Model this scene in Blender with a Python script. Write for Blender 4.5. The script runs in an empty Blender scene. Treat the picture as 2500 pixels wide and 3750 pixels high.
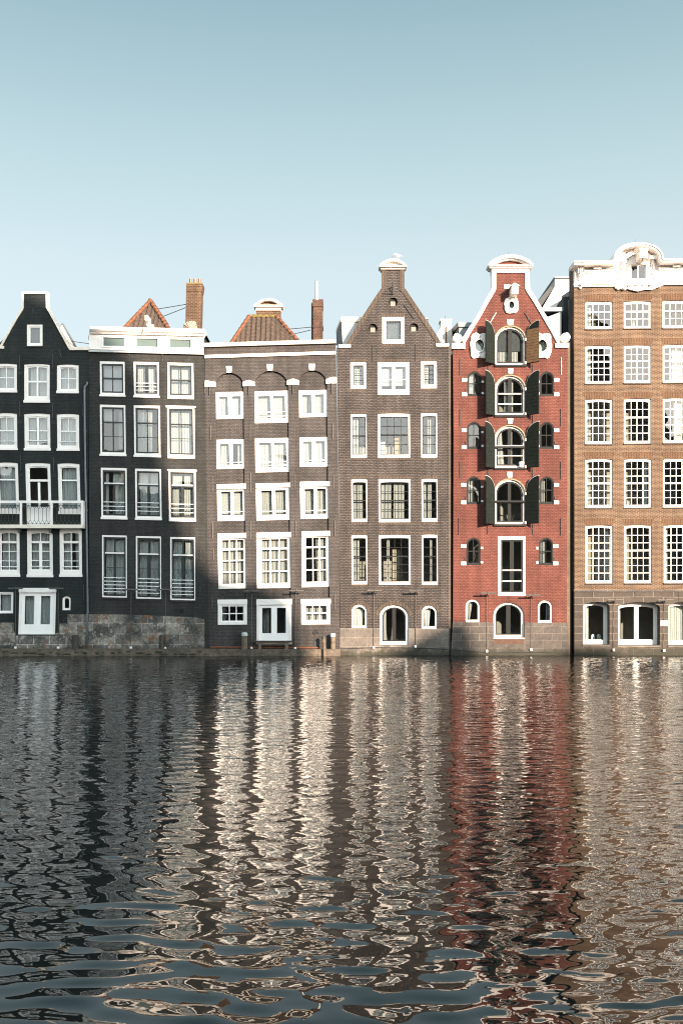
import bpy, bmesh, math, random
import numpy as np
from mathutils import Vector
from mathutils.geometry import delaunay_2d_cdt
random.seed(7)
R = math.radians
SC = bpy.context.scene
COL = SC.collection

# ------------------------------------------------------------------ camera, sky, sun, exposure
S = 70.0                 # photo pixels per metre on the plane of the facades (y = 0)
D = 52.0                 # distance of the camera from that plane
CX, HY = 1250.0, 2150.0  # centre column and horizon row of the photograph
EZ = 250 / S             # eye height above the water
cam = bpy.data.cameras.new('camera'); co = bpy.data.objects.new('camera', cam); COL.objects.link(co)
cam.sensor_fit = 'HORIZONTAL'; cam.sensor_width = 24.0; cam.lens = S * D / 2500 * 24
cam.shift_y = (HY - 1875) / 2500; cam.clip_end = 6000; cam.clip_start = .1
co.location = (0, -D, EZ); co.rotation_euler = (R(90), 0, 0)
SC.camera = co

SUN_DIR = Vector((0.60, -1.0, 0.33)).normalized()      # towards the sun
SUN_EL = math.asin(SUN_DIR.z); SUN_ROT = math.atan2(SUN_DIR.x, SUN_DIR.y)
W = bpy.data.worlds.new('World'); SC.world = W; W.use_nodes = True
wn = W.node_tree.nodes; wl = W.node_tree.links
bg = wn['Background']
sky = wn.new('ShaderNodeTexSky'); sky.sky_type = 'NISHITA'; sky.sun_disc = False
sky.sun_elevation = SUN_EL; sky.sun_rotation = SUN_ROT
sky.air_density = 1.0; sky.dust_density = 1.0; sky.ozone_density = 1.0; sky.altitude = 0
# the sky texture, paled towards the horizon and brightened towards the low sun
tc = wn.new('ShaderNodeTexCoord'); sp_ = wn.new('ShaderNodeSeparateXYZ'); wl.new(tc.outputs['Generated'], sp_.inputs[0])
rp = wn.new('ShaderNodeValToRGB'); wl.new(sp_.outputs[2], rp.inputs[0])
SKY = ((0.0, (.74, .80, .80)), (.20, (.73, .82, .825)), (.30, (.69, .80, .81)), (.385, (.545, .705, .715)), (.51, (.32, .49, .53)), (.8, (.25, .41, .45)))
el = rp.color_ramp.elements
for i, (p, c) in enumerate(SKY):
    e = el[i] if i < 2 else el.new(p)
    e.position = p; e.color = (*c, 1)
up = wn.new('ShaderNodeVectorMath'); up.operation = 'SCALE'; wl.new(rp.outputs[0], up.inputs[0]); up.inputs['Scale'].default_value = 2.65
mx_ = wn.new('ShaderNodeMix'); mx_.data_type = 'RGBA'; mx_.inputs[0].default_value = .9
wl.new(sky.outputs[0], mx_.inputs[6]); wl.new(up.outputs[0], mx_.inputs[7])
dt = wn.new('ShaderNodeVectorMath'); dt.operation = 'DOT_PRODUCT'; wl.new(tc.outputs['Generated'], dt.inputs[0]); dt.inputs[1].default_value = SUN_DIR
gl_ = wn.new('ShaderNodeMapRange'); gl_.interpolation_type = 'SMOOTHSTEP'; wl.new(dt.outputs['Value'], gl_.inputs['Value'])
for k_, v_ in (('From Min', -.1), ('From Max', 1.0), ('To Min', 0.0), ('To Max', 1.0)): gl_.inputs[k_].default_value = v_
gm_ = wn.new('ShaderNodeMix'); gm_.data_type = 'RGBA'; wl.new(gl_.outputs[0], gm_.inputs[0]); gm_.inputs[6].default_value = (1, 1, 1, 1); gm_.inputs[7].default_value = (5.05, 4.6, 4.5, 1)
sc_ = wn.new('ShaderNodeVectorMath'); sc_.operation = 'MULTIPLY'; wl.new(mx_.outputs[2], sc_.inputs[0]); wl.new(gm_.outputs[2], sc_.inputs[1])
wl.new(sc_.outputs[0], bg.inputs[0]); bg.inputs[1].default_value = 0.10
sl = bpy.data.lights.new('sun', 'SUN'); sl.energy = 4.9; sl.angle = R(0.6); sl.color = (1.0, 0.79, 0.60)
so = bpy.data.objects.new('sun', sl); COL.objects.link(so)
so.rotation_euler = SUN_DIR.to_track_quat('Z', 'Y').to_euler(); so.location = (40, -60, 60)
SC.view_settings.view_transform = 'Standard'; SC.view_settings.look = 'None'
SC.view_settings.gamma = 1; SC.view_settings.exposure = 1.9
SC.render.engine = 'CYCLES'
SC.cycles.filter_width = 1.1; SC.cycles.max_bounces = 8; SC.cycles.transparent_max_bounces = 16; SC.cycles.glossy_bounces = 4

# ------------------------------------------------------------------ measuring: photo pixel -> metres at depth d in front of the facades
def X(px, d=0.0): return (px - CX) / S * (D - d) / D
def Z(py, d=0.0): return EZ + (HY - py) / S * (D - d) / D

# ------------------------------------------------------------------ materials
M = {}
def new_mat(name):
    m = bpy.data.materials.new(name); m.use_nodes = True
    nt = m.node_tree; b = nt.nodes['Principled BSDF']
    M[name] = m
    return m, nt, b
def lin(nt, *a):
    return nt.links.new(*a)
def wall_uv(nt):
    g = nt.nodes.new('ShaderNodeNewGeometry'); s = nt.nodes.new('ShaderNodeSeparateXYZ')
    lin(nt, g.outputs['Position'], s.inputs[0])
    ad = nt.nodes.new('ShaderNodeMath'); ad.operation = 'ADD'
    lin(nt, s.outputs[0], ad.inputs[0]); lin(nt, s.outputs[1], ad.inputs[1])
    c = nt.nodes.new('ShaderNodeCombineXYZ'); lin(nt, ad.outputs[0], c.inputs[0]); lin(nt, s.outputs[2], c.inputs[1])
    return c.outputs[0], g.outputs['Position']
def noise(nt, vec, scale, detail=4, rough=.6):
    n = nt.nodes.new('ShaderNodeTexNoise'); n.inputs['Scale'].default_value = scale
    n.inputs['Detail'].default_value = detail; n.inputs['Roughness'].default_value = rough
    lin(nt, vec, n.inputs['Vector']); return n.outputs[0]
def ramp(nt, fac, a, b):
    r = nt.nodes.new('ShaderNodeMapRange'); r.inputs['From Min'].default_value = a[0]; r.inputs['From Max'].default_value = a[1]
    r.inputs['To Min'].default_value = b[0]; r.inputs['To Max'].default_value = b[1]
    lin(nt, fac, r.inputs['Value']); return r.outputs[0]
def mixc(nt, fac, a, b, mode='MIX'):
    m = nt.nodes.new('ShaderNodeMix'); m.data_type = 'RGBA'; m.blend_type = mode
    if hasattr(fac, 'links') or not isinstance(fac, float): lin(nt, fac, m.inputs[0])
    else: m.inputs[0].default_value = fac
    for k, v in ((6, a), (7, b)):
        if isinstance(v, tuple): m.inputs[k].default_value = (*v, 1) if len(v) == 3 else v
        else: lin(nt, v, m.inputs[k])
    return m.outputs[2]
def mulv(nt, col, val):
    h = nt.nodes.new('ShaderNodeVectorMath'); h.operation = 'SCALE'
    lin(nt, col, h.inputs[0]); lin(nt, val, h.inputs['Scale']); return h.outputs[0]
def bump(nt, b, h, strength, dist):
    n = nt.nodes.new('ShaderNodeBump'); n.inputs['Strength'].default_value = strength; n.inputs['Distance'].default_value = dist
    lin(nt, h, n.inputs['Height']); lin(nt, n.outputs[0], b.inputs['Normal'])

def brick(name, c1, c2, cm, bw=.21, bh=.062, ms=.008, rough=.85, bs=.6, var=.25, vertical=False, stain=None, spec=.25, offs=.5):
    m, nt, b = new_mat(name)
    uv, pos = wall_uv(nt)
    if vertical:
        mp = nt.nodes.new('ShaderNodeMapping'); mp.inputs['Rotation'].default_value = (0, 0, R(90)); lin(nt, uv, mp.inputs[0]); buv = mp.outputs[0]
    else: buv = uv
    # old walls are not laid dead straight
    wb = noise(nt, pos, .35, 1); wv = nt.nodes.new('ShaderNodeCombineXYZ'); lin(nt, ramp(nt, wb, (0, 1), (-.05, .05)), wv.inputs[1])
    ad = nt.nodes.new('ShaderNodeVectorMath'); lin(nt, buv, ad.inputs[0]); lin(nt, wv.outputs[0], ad.inputs[1])
    t = nt.nodes.new('ShaderNodeTexBrick'); lin(nt, ad.outputs[0], t.inputs['Vector'])
    t.inputs['Scale'].default_value = 1; t.inputs['Brick Width'].default_value = bw; t.inputs['Row Height'].default_value = bh
    t.inputs['Mortar Size'].default_value = ms; t.inputs['Color1'].default_value = (*c1, 1); t.inputs['Color2'].default_value = (*c2, 1)
    t.inputs['Mortar'].default_value = (*cm, 1); t.offset = offs
    n1 = ramp(nt, noise(nt, pos, .6, 6, .65), (.3, .7), (1 - var, 1 + var))
    n2 = ramp(nt, noise(nt, pos, 9, 3, .7), (.25, .75), (1 - var * .9, 1 + var * .9))
    c = mulv(nt, mulv(nt, t.outputs[0], n1), n2)
    if stain:
        for sc, sca, lo in stain:
            c = mixc(nt, ramp(nt, noise(nt, pos, sca, 5, .7), (lo, lo + .08), (0, .8)), c, sc)
    if name.endswith('stone'):                        # damp, algae-dark foot of the wall
        zz = nt.nodes.new('ShaderNodeSeparateXYZ'); lin(nt, pos, zz.inputs[0])
        wob = nt.nodes.new('ShaderNodeMath'); wob.operation = 'ADD'; lin(nt, zz.outputs[2], wob.inputs[0]); lin(nt, ramp(nt, noise(nt, pos, 1.8, 5, .75), (.25, .75), (-.35, .35)), wob.inputs[1])
        c = mixc(nt, ramp(nt, wob.outputs[0], (.12, .42), (.85, 0)), c, (.022, .022, .014))
    else:                                             # rain streaks and soot down the wall
        ms_ = nt.nodes.new('ShaderNodeMapping'); ms_.inputs['Scale'].default_value = (2.6, 2.6, .16); lin(nt, pos, ms_.inputs[0])
        c = mulv(nt, c, ramp(nt, noise(nt, ms_.outputs[0], 1.0, 4, .6), (.32, .68), (1 + var * .55, 1 - var * .75)))
    lin(nt, c, b.inputs['Base Color'])
    b.inputs['Roughness'].default_value = rough; b.inputs['Specular IOR Level'].default_value = spec
    h = nt.nodes.new('ShaderNodeMath'); h.operation = 'SUBTRACT'
    lin(nt, noise(nt, pos, 22, 3, .7), h.inputs[0]); lin(nt, t.outputs[1], h.inputs[1])
    bump(nt, b, h.outputs[0], bs, .012)
    return m
def plain(name, col, rough=.6, var=.08, sc=2.0, spec=.4, metal=0, bs=0, grime=None):
    m, nt, b = new_mat(name)
    g = nt.nodes.new('ShaderNodeNewGeometry'); pos = g.outputs['Position']
    base = nt.nodes.new('ShaderNodeRGB'); base.outputs[0].default_value = (*col, 1)
    c = mulv(nt, base.outputs[0], ramp(nt, noise(nt, pos, sc, 5, .65), (.3, .7), (1 - var, 1 + var)))
    if grime:
        c = mixc(nt, ramp(nt, noise(nt, pos, grime[1], 6, .7), (grime[2], grime[2] + .15), (0, .6)), c, grime[0])
    lin(nt, c, b.inputs['Base Color']); b.inputs['Roughness'].default_value = rough
    b.inputs['Specular IOR Level'].default_value = spec; b.inputs['Metallic'].default_value = metal
    if bs: bump(nt, b, noise(nt, pos, 30, 4, .7), bs, .01)
    return m

brick('black_brick', (0.0205, 0.0254, 0.0248), (0.0155, 0.0198, 0.0192), (0.0112, 0.0136, 0.0136), bh=.075, ms=.012, var=.28)
brick('umber_brick', (.0335, .0340, .0325), (.025, .0255, .0245), (0.0198, 0.0185, 0.0184), bh=.075, ms=.012, var=.3)
brick('charcoal_brick', (0.0612, 0.0536, 0.0515), (0.0479, 0.0431, 0.0414), (0.0265, 0.0242, 0.0235), bh=.075, ms=.013, var=.32)
brick('grey_brick', (0.0755, 0.0619, 0.0565), (0.0530, 0.0451, 0.0418), (0.0184, 0.0168, 0.0169), bw=.24, bh=.085, ms=.016, bs=.9, var=.36, stain=[((.16, .07, .04), 2.3, .80)])
brick('red_brick', (.124, .043, .033), (.098, .034, .026), (.068, .023, .018), bh=.08, ms=.013, bs=.8, var=.26)
brick('brown_brick', (0.0683, 0.0395, 0.0247), (0.0427, 0.0243, 0.0155), (0.1722, 0.1213, 0.0831), bw=.23, bh=.064, ms=.013, var=.24, stain=[((.05, .03, .02), 1.1, .70)])
brick('brown_header', (0.0786, 0.0395, 0.0201), (0.0526, 0.0273, 0.0144), (0.1198, 0.0781, 0.0518), bw=.26, bh=.085, ms=.012, var=.2, vertical=True)
brick('grey_header', (0.0855, 0.0646, 0.0503), (0.0627, 0.0484, 0.0399), (0.0266, 0.0218, 0.0190), bw=.22, bh=.075, ms=.012, var=.2, vertical=True)
brick('beige_brick', (0.1140, 0.0840, 0.0570), (0.0840, 0.0600, 0.0420), (0.1440, 0.1080, 0.0780), bw=.22, bh=.056, var=.2)
brick('pier_brick', (0.0920, 0.0760, 0.0624), (0.0720, 0.0608, 0.0504), (0.0560, 0.0480, 0.0400), bw=.24, bh=.085, ms=.012, var=.25)
brick('chimney_brick', (.075, .040, .024), (.045, .025, .017), (.14, .10, .065), bw=.22, bh=.085, ms=.010, var=.35)
brick('chimney_dark', (0.0600, 0.0304, 0.0224), (0.0400, 0.0216, 0.0168), (0.0880, 0.0600, 0.0440), bw=.22, bh=.085, ms=.010, var=.35)
brick('grey_stone', (0.0720, 0.0619, 0.0547), (0.0540, 0.0475, 0.0432), (0.1296, 0.1080, 0.0936), bw=.95, bh=.38, ms=.012, var=.32, bs=.35, rough=.75, stain=[((.04, .036, .033), .8, .62)])
brick('pale_stone', (0.1088, 0.0938, 0.0816), (0.0850, 0.0734, 0.0653), (0.1632, 0.1428, 0.1224), bw=1.3, bh=.46, ms=.012, var=.3, bs=.3, rough=.75, stain=[((.06, .052, .046), .7, .62), ((.20, .12, .05), 1.3, .74)])
brick('brown_stone', (0.0525, 0.0420, 0.0345), (0.0405, 0.0330, 0.0277), (0.1425, 0.1125, 0.0900), bw=1.05, bh=.38, ms=.012, var=.25, bs=.3, rough=.75)
brick('rubble_stone', (.21, .185, .16), (.080, .075, .070), (.27, .24, .21), bw=.85, bh=.56, ms=.025, var=.7, bs=1.0, rough=.9, offs=.37,
      stain=[((.030, .032, .032), 1.3, .50), ((.17, .072, .026), 1.7, .57), ((.34, .31, .28), 2.6, .58)])
plain('ledge_stone', (0.0975, 0.0750, 0.0562), .8, .45, 3.5, bs=.5, grime=((.025, .028, .022), 2.2, .46))
plain('white_paint', (.73, .685, .65), .5, .07, 3.0, grime=((.46, .38, .30), 3.0, .70))
plain('old_white', (.66, .59, .51), .6, .10, 2.0, grime=((.30, .22, .14), 2.6, .58))
plain('old_grey', (0.1680, 0.1575, 0.1435), .7, .1)
plain('cream_wall', (0.3360, 0.2880, 0.2320), .9, .08, 1.2, spec=.1)
plain('white_sash', (.77, .75, .725), .4, .03)
plain('dark_sash', (0.0105, 0.0135, 0.0142), .45, .1)
plain('grey_sash', (.0125, .0140, .0145), .6, .12, spec=.12)
plain('shutter_green', (.0075, .0105, .0090), .7, .25, 4, spec=.12)
plain('shutter_wood', (.115, .066, .032), .6, .3, 5)
plain('iron', (.024, .025, .026), .5, .1, spec=.5)
plain('zinc', (0.1200, 0.1387, 0.1500), .45, .12, 3, metal=.3)
plain('lamp_metal', (0.0855, 0.0765, 0.0698), .45, .1, metal=.2)
plain('zinc_white', (0.4000, 0.4080, 0.4000), .6, .12, 1.5)
plain('blue_grey', (0.1425, 0.1725, 0.1950), .6, .1, 2)
plain('render_white', (0.5270, 0.4845, 0.4420), .85, .12, 1.2, bs=.2, grime=((.34, .30, .26), .9, .62))
plain('slate', (.035, .04, .045), .7, .2, 6)
plain('black_clad_and_shade', (.016, .019, .021), .6, .15)  # cladding colour, also used as painted shade beside two houses
plain('flat_roof', (.10, .10, .10), .9, .2)
plain('timber', (0.1120, 0.0875, 0.0630), .85, .4, 6, bs=.6, grime=((.035, .03, .022), 5, .52))
plain('dark_timber', (.045, .038, .030), .85, .4, 6, bs=.6)
plain('pale_timber', (0.2310, 0.1750, 0.1120), .8, .3, 6, bs=.5)
plain('curtain', (.325, .318, .312), .9, .05, 5, spec=.05)
plain('sheer', (.48, .475, .465), .9, .06, 5, spec=.05)
plain('blind', (0.4000, 0.4480, 0.4400), .9, .03, 2, spec=.1)
plain('white_blind', (.36, .36, .36), .9, .02, 2, spec=.1)
plain('interior', (.28, .26, .235), .9, .15, .6, spec=.1)
plain('teal_panel', (0.0680, 0.1000, 0.0960), .5, .04, 2)
plain('rust', (.13, .05, .025), .8, .3, 5)
plain('tile_orange', (.115, .043, .020), .8, .45, 5, bs=.3)
plain('tile_brown', (.048, .034, .027), .85, .5, 7, bs=.3, grime=((.10, .045, .022), 4.2, .60))
plain('algae', (.030, .034, .018), .9, .4, 6, bs=.5)
plain('moss', (0.1120, 0.0840, 0.0245), .95, .4, 9, bs=.6)
plain('copper', (.17, .075, .045), .5, .2, metal=.3)
plain('plastic_white', (.75, .74, .72), .4, .02)
plain('canvas', (0.2550, 0.2137, 0.1650), .9, .15, 3)
plain('gull_white', (.82, .80, .77), .8, .05, 20)
plain('gull_grey', (.36, .32, .29), .8, .2, 20)
plain('beak', (.55, .30, .05), .5, .05)
plain('wood_panel', (0.3150, 0.1820, 0.0840), .6, .2, 3)
plain('red_lintel', (0.0713, 0.0375, 0.0270), .85, .3, 5, bs=.4)
plain('bed_ground', (.09, .085, .07), .95, .3, .3)
plain('paving', (.16, .15, .14), .9, .25, 1)
plain('city_brick', (.24, .20, .165), .9, .3, .5)

def glass():
    m, nt, b = new_mat('window_glass')
    nt.nodes.remove(b); out = nt.nodes['Material Output']
    tr = nt.nodes.new('ShaderNodeBsdfTransparent'); tr.inputs[0].default_value = (.86, .89, .885, 1)
    gl = nt.nodes.new('ShaderNodeBsdfGlossy'); gl.inputs['Roughness'].default_value = .0
    g = nt.nodes.new('ShaderNodeNewGeometry')
    bp = nt.nodes.new('ShaderNodeBump'); bp.inputs['Strength'].default_value = .3; bp.inputs['Distance'].default_value = .05
    lin(nt, noise(nt, g.outputs['Position'], .75, 1, .35), bp.inputs['Height']); lin(nt, bp.outputs[0], gl.inputs['Normal'])
    lw = nt.nodes.new('ShaderNodeLayerWeight'); pw = nt.nodes.new('ShaderNodeMath'); pw.operation = 'POWER'; lin(nt, lw.outputs['Facing'], pw.inputs[0]); pw.inputs[1].default_value = 5
    mx = nt.nodes.new('ShaderNodeMixShader'); lin(nt, ramp(nt, pw.outputs[0], (0, 1), (.06, .9)), mx.inputs[0])
    lin(nt, tr.outputs[0], mx.inputs[1]); lin(nt, gl.outputs[0], mx.inputs[2]); lin(nt, mx.outputs[0], out.inputs[0])
glass()

# ------------------------------------------------------------------ mesh helpers
class MB:
    def __init__(self): self.v = []; self.f = []
    def add(self, vs, fs):
        o = len(self.v); self.v += [tuple(p) for p in vs]; self.f += [tuple(i + o for i in f) for f in fs]; return self
    def prism(self, pts, d0, d1):                     # pts in (x, z); front cap at d0, back cap at d1 (d = metres in front of the facades)
        n = len(pts); vs = [(x, -d0, z) for x, z in pts] + [(x, -d1, z) for x, z in pts]
        return self.add(vs, [tuple(range(n)), tuple(range(2 * n - 1, n - 1, -1))] + [(i, (i + 1) % n, n + (i + 1) % n, n + i) for i in range(n)])
    def ring(self, a, b, d0, d1):                     # frame between two outlines of equal length
        n = len(a); vs = []
        for pts, d in ((a, d0), (b, d0), (a, d1), (b, d1)): vs += [(x, -d, z) for x, z in pts]
        fs = []
        for i in range(n):
            j = (i + 1) % n
            fs += [(i, j, n + j, n + i), (2 * n + i, 3 * n + i, 3 * n + j, 2 * n + j), (i, 2 * n + i, 2 * n + j, j), (n + i, n + j, 3 * n + j, 3 * n + i)]
        return self.add(vs, fs)
    def strip(self, a, b, d0, d1):                    # open band between two polylines
        n = len(a); vs = []
        for pts, d in ((a, d0), (b, d0), (a, d1), (b, d1)): vs += [(x, -d, z) for x, z in pts]
        fs = []
        for i in range(n - 1):
            j = i + 1
            fs += [(i, j, n + j, n + i), (2 * n + i, 3 * n + i, 3 * n + j, 2 * n + j), (i, 2 * n + i, 2 * n + j, j), (n + i, n + j, 3 * n + j, 3 * n + i)]
        fs += [(0, n, 3 * n, 2 * n), (n - 1, 3 * n - 1, 4 * n - 1, 2 * n - 1)]
        return self.add(vs, fs)
    def box(self, x0, x1, d0, d1, z0, z1):
        return self.prism([(x0, z0), (x1, z0), (x1, z1), (x0, z1)], d0, d1)
    def pbox(self, x0, y0, x1, y1, d0, d1, dr=None):   # box measured in photo pixels at depth dr
        dr = max(d0, 0) if dr is None else dr
        return self.box(X(x0, dr), X(x1, dr), d0, d1, Z(y1, dr), Z(y0, dr))
    def tube(self, pts, r, n=8, caps=True):
        pts = [Vector(p) for p in pts]; rs = r if isinstance(r, (list, tuple)) else [r] * len(pts)
        vs = []; m = len(pts)
        for i, p in enumerate(pts):
            t = (pts[min(i + 1, m - 1)] - pts[max(i - 1, 0)]).normalized()
            a = t.cross(Vector((0, 0, 1)) if abs(t.z) < .9 else Vector((1, 0, 0))).normalized(); b = t.cross(a)
            for k in range(n):
                w = 2 * math.pi * k / n; vs.append(p + (a * math.cos(w) + b * math.sin(w)) * rs[i])
        fs = [(i * n + k, i * n + (k + 1) % n, (i + 1) * n + (k + 1) % n, (i + 1) * n + k) for i in range(m - 1) for k in range(n)]
        if caps: fs += [tuple(range(n)), tuple(range((m - 1) * n, m * n))]
        return self.add(vs, fs)
    def blob(self, c, r, n=8, m=6):
        vs = []
        for i in range(m + 1):
            a = math.pi * i / m
            for k in range(n):
                w = 2 * math.pi * k / n
                vs.append((c[0] + r[0] * math.sin(a) * math.cos(w), c[1] + r[1] * math.sin(a) * math.sin(w), c[2] + r[2] * math.cos(a)))
        return self.add(vs, [(i * n + k, i * n + (k + 1) % n, (i + 1) * n + (k + 1) % n, (i + 1) * n + k) for i in range(m) for k in range(n)])
    def build(self, name, mat, parent=None, smooth=False, weld=False, recalc=True):
        vs = np.array(self.v, dtype=float); lo = vs.min(0); hi = vs.max(0)
        o = Vector(((lo[0] + hi[0]) / 2, (lo[1] + hi[1]) / 2, lo[2]))
        me = bpy.data.meshes.new(name); me.from_pydata([Vector(p) - o for p in self.v], [], self.f)
        bm = bmesh.new(); bm.from_mesh(me)
        if weld: bmesh.ops.remove_doubles(bm, verts=bm.verts, dist=1e-4)
        if recalc: bmesh.ops.recalc_face_normals(bm, faces=bm.faces)
        bm.to_mesh(me); bm.free()
        if smooth: me.polygons.foreach_set('use_smooth', [True] * len(me.polygons))
        me.materials.append(M[mat] if isinstance(mat, str) else mat)
        ob = bpy.data.objects.new(name, me); COL.objects.link(ob)
        wpos = o
        if parent is not None:
            ob.parent = parent; ob.location = wpos - WORLD[parent]
        else: ob.location = wpos
        WORLD[ob] = wpos
        return ob
WORLD = {}
def thing(name, label, cat, loc, group=None):
    o = bpy.data.objects.new(name, None); COL.objects.link(o); o.location = loc; o.empty_display_size = .3
    WORLD[o] = Vector(loc); return tag(o, label, cat, group)
def tag(o, label, cat, group=None):
    o['label'] = label; o['category'] = cat
    if group: o['group'] = group
    return o
def kind(o, k): o['kind'] = k; return o

def w2(pts, d=0.0): return [(X(x, d), Z(y, d)) for x, y in pts]
def outline(x0, y0, x1, y1, arch=None, n=12):
    if not arch: return [(x0, y1), (x1, y1), (x1, y0), (x0, y0)]
    k, rise = arch; cx = (x0 + x1) / 2; h = (x1 - x0) / 2
    if k == 'ell': top = [(cx + h * math.cos(math.pi * i / n), y0 + rise - rise * math.sin(math.pi * i / n)) for i in range(n + 1)]
    else: top = [(x1 - i / n * (x1 - x0), y0 + rise * (2 * i / n - 1) ** 2) for i in range(n + 1)]
    return [(x0, y1), (x1, y1)] + top
def skew(pts, c, slope, lean): return [(x + lean * (y - c[1]), y + slope * (x - c[0])) for x, y in pts]

def in_poly(p, poly):
    x, y = p; r = False; n = len(poly); j = n - 1
    for i in range(n):
        xi, yi = poly[i]; xj, yj = poly[j]
        if (yi > y) != (yj > y) and x < (xj - xi) * (y - yi) / (yj - yi) + xi: r = not r
        j = i
    return r
def wall_mb(outl, holes, d, thick, mb=None):          # a slab with openings; outlines in photo pixels
    mb = mb or MB()
    loops = [w2(outl)] + [w2(h) for h in holes]
    vs = []; es = []
    for lp in loops:
        o = len(vs); vs += [Vector(p) for p in lp]; es += [(o + i, o + (i + 1) % len(lp)) for i in range(len(lp))]
    v, e, f, *_ = delaunay_2d_cdt(vs, es, [], 0, 1e-5)
    keep = []
    for t in f:
        c = sum((v[i] for i in t), Vector((0, 0))) / len(t)
        if in_poly(c, loops[0]) and not any(in_poly(c, h) for h in loops[1:]): keep.append(tuple(t))
    cnt = {}
    for t in keep:
        for i in range(len(t)):
            a, b = t[i], t[(i + 1) % len(t)]; cnt[(min(a, b), max(a, b))] = cnt.get((min(a, b), max(a, b)), 0) + 1
    used = sorted({i for t in keep for i in t}); mp = {q: i for i, q in enumerate(used)}; v = [v[i] for i in used]
    keep = [tuple(mp[i] for i in t) for t in keep]; cnt = {(mp[a], mp[b]): k for (a, b), k in cnt.items()}
    n = len(v)
    V = [(p.x, -d, p.y) for p in v] + [(p.x, -d + thick, p.y) for p in v]
    F = keep + [tuple(i + n for i in reversed(t)) for t in keep] + [(a, b, b + n, a + n) for (a, b), k in cnt.items() if k == 1]
    return mb.add(V, F)

def pleats(mb, xa, xb, z0, z1, d, amp=.028, wl=.13, pinch=0.0, side=0):
    """hanging cloth between xa..xb; pinch narrows its foot, side = -1/0/1 keeps that edge straight"""
    n = max(8, int((xb - xa) / wl * 6)); ph = random.random() * 6; vs = []; rows = 7
    k2 = random.uniform(.55, .8)
    for j in range(rows):
        t = j / (rows - 1); z = z1 + (z0 - z1) * t
        for i in range(n + 1):
            u = i / n; x = xa + (xb - xa) * u
            if pinch:
                ax = xa if side < 0 else xb if side > 0 else (xa + xb) / 2
                x = ax + (x - ax) * (1 - pinch * t ** 1.5)
            w = (xb - xa) * u / wl * 2 * math.pi
            dep = math.sin(w + ph + .5 * math.sin(w * .31 + ph)) * amp * (.55 + .45 * t) + .3 * amp * math.sin(w * k2 + t * 2)
            vs.append((x, -(d + dep), z))
    fs = [(j * (n + 1) + i, j * (n + 1) + i + 1, (j + 1) * (n + 1) + i + 1, (j + 1) * (n + 1) + i) for j in range(rows - 1) for i in range(n)]
    mb.add(vs, fs)

class House:
    def __init__(self, name, label, x0, x1, slope=0, lean=0, back=.25):
        self.t = thing(name, label, 'house', (X((x0 + x1) / 2), 0, 0)); self.slope = slope; self.lean = lean; self.wb = back
        self.holes = []
    def part(self, mb, name, mat, **k): return mb.build(name, mat, self.t, **k)

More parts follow.
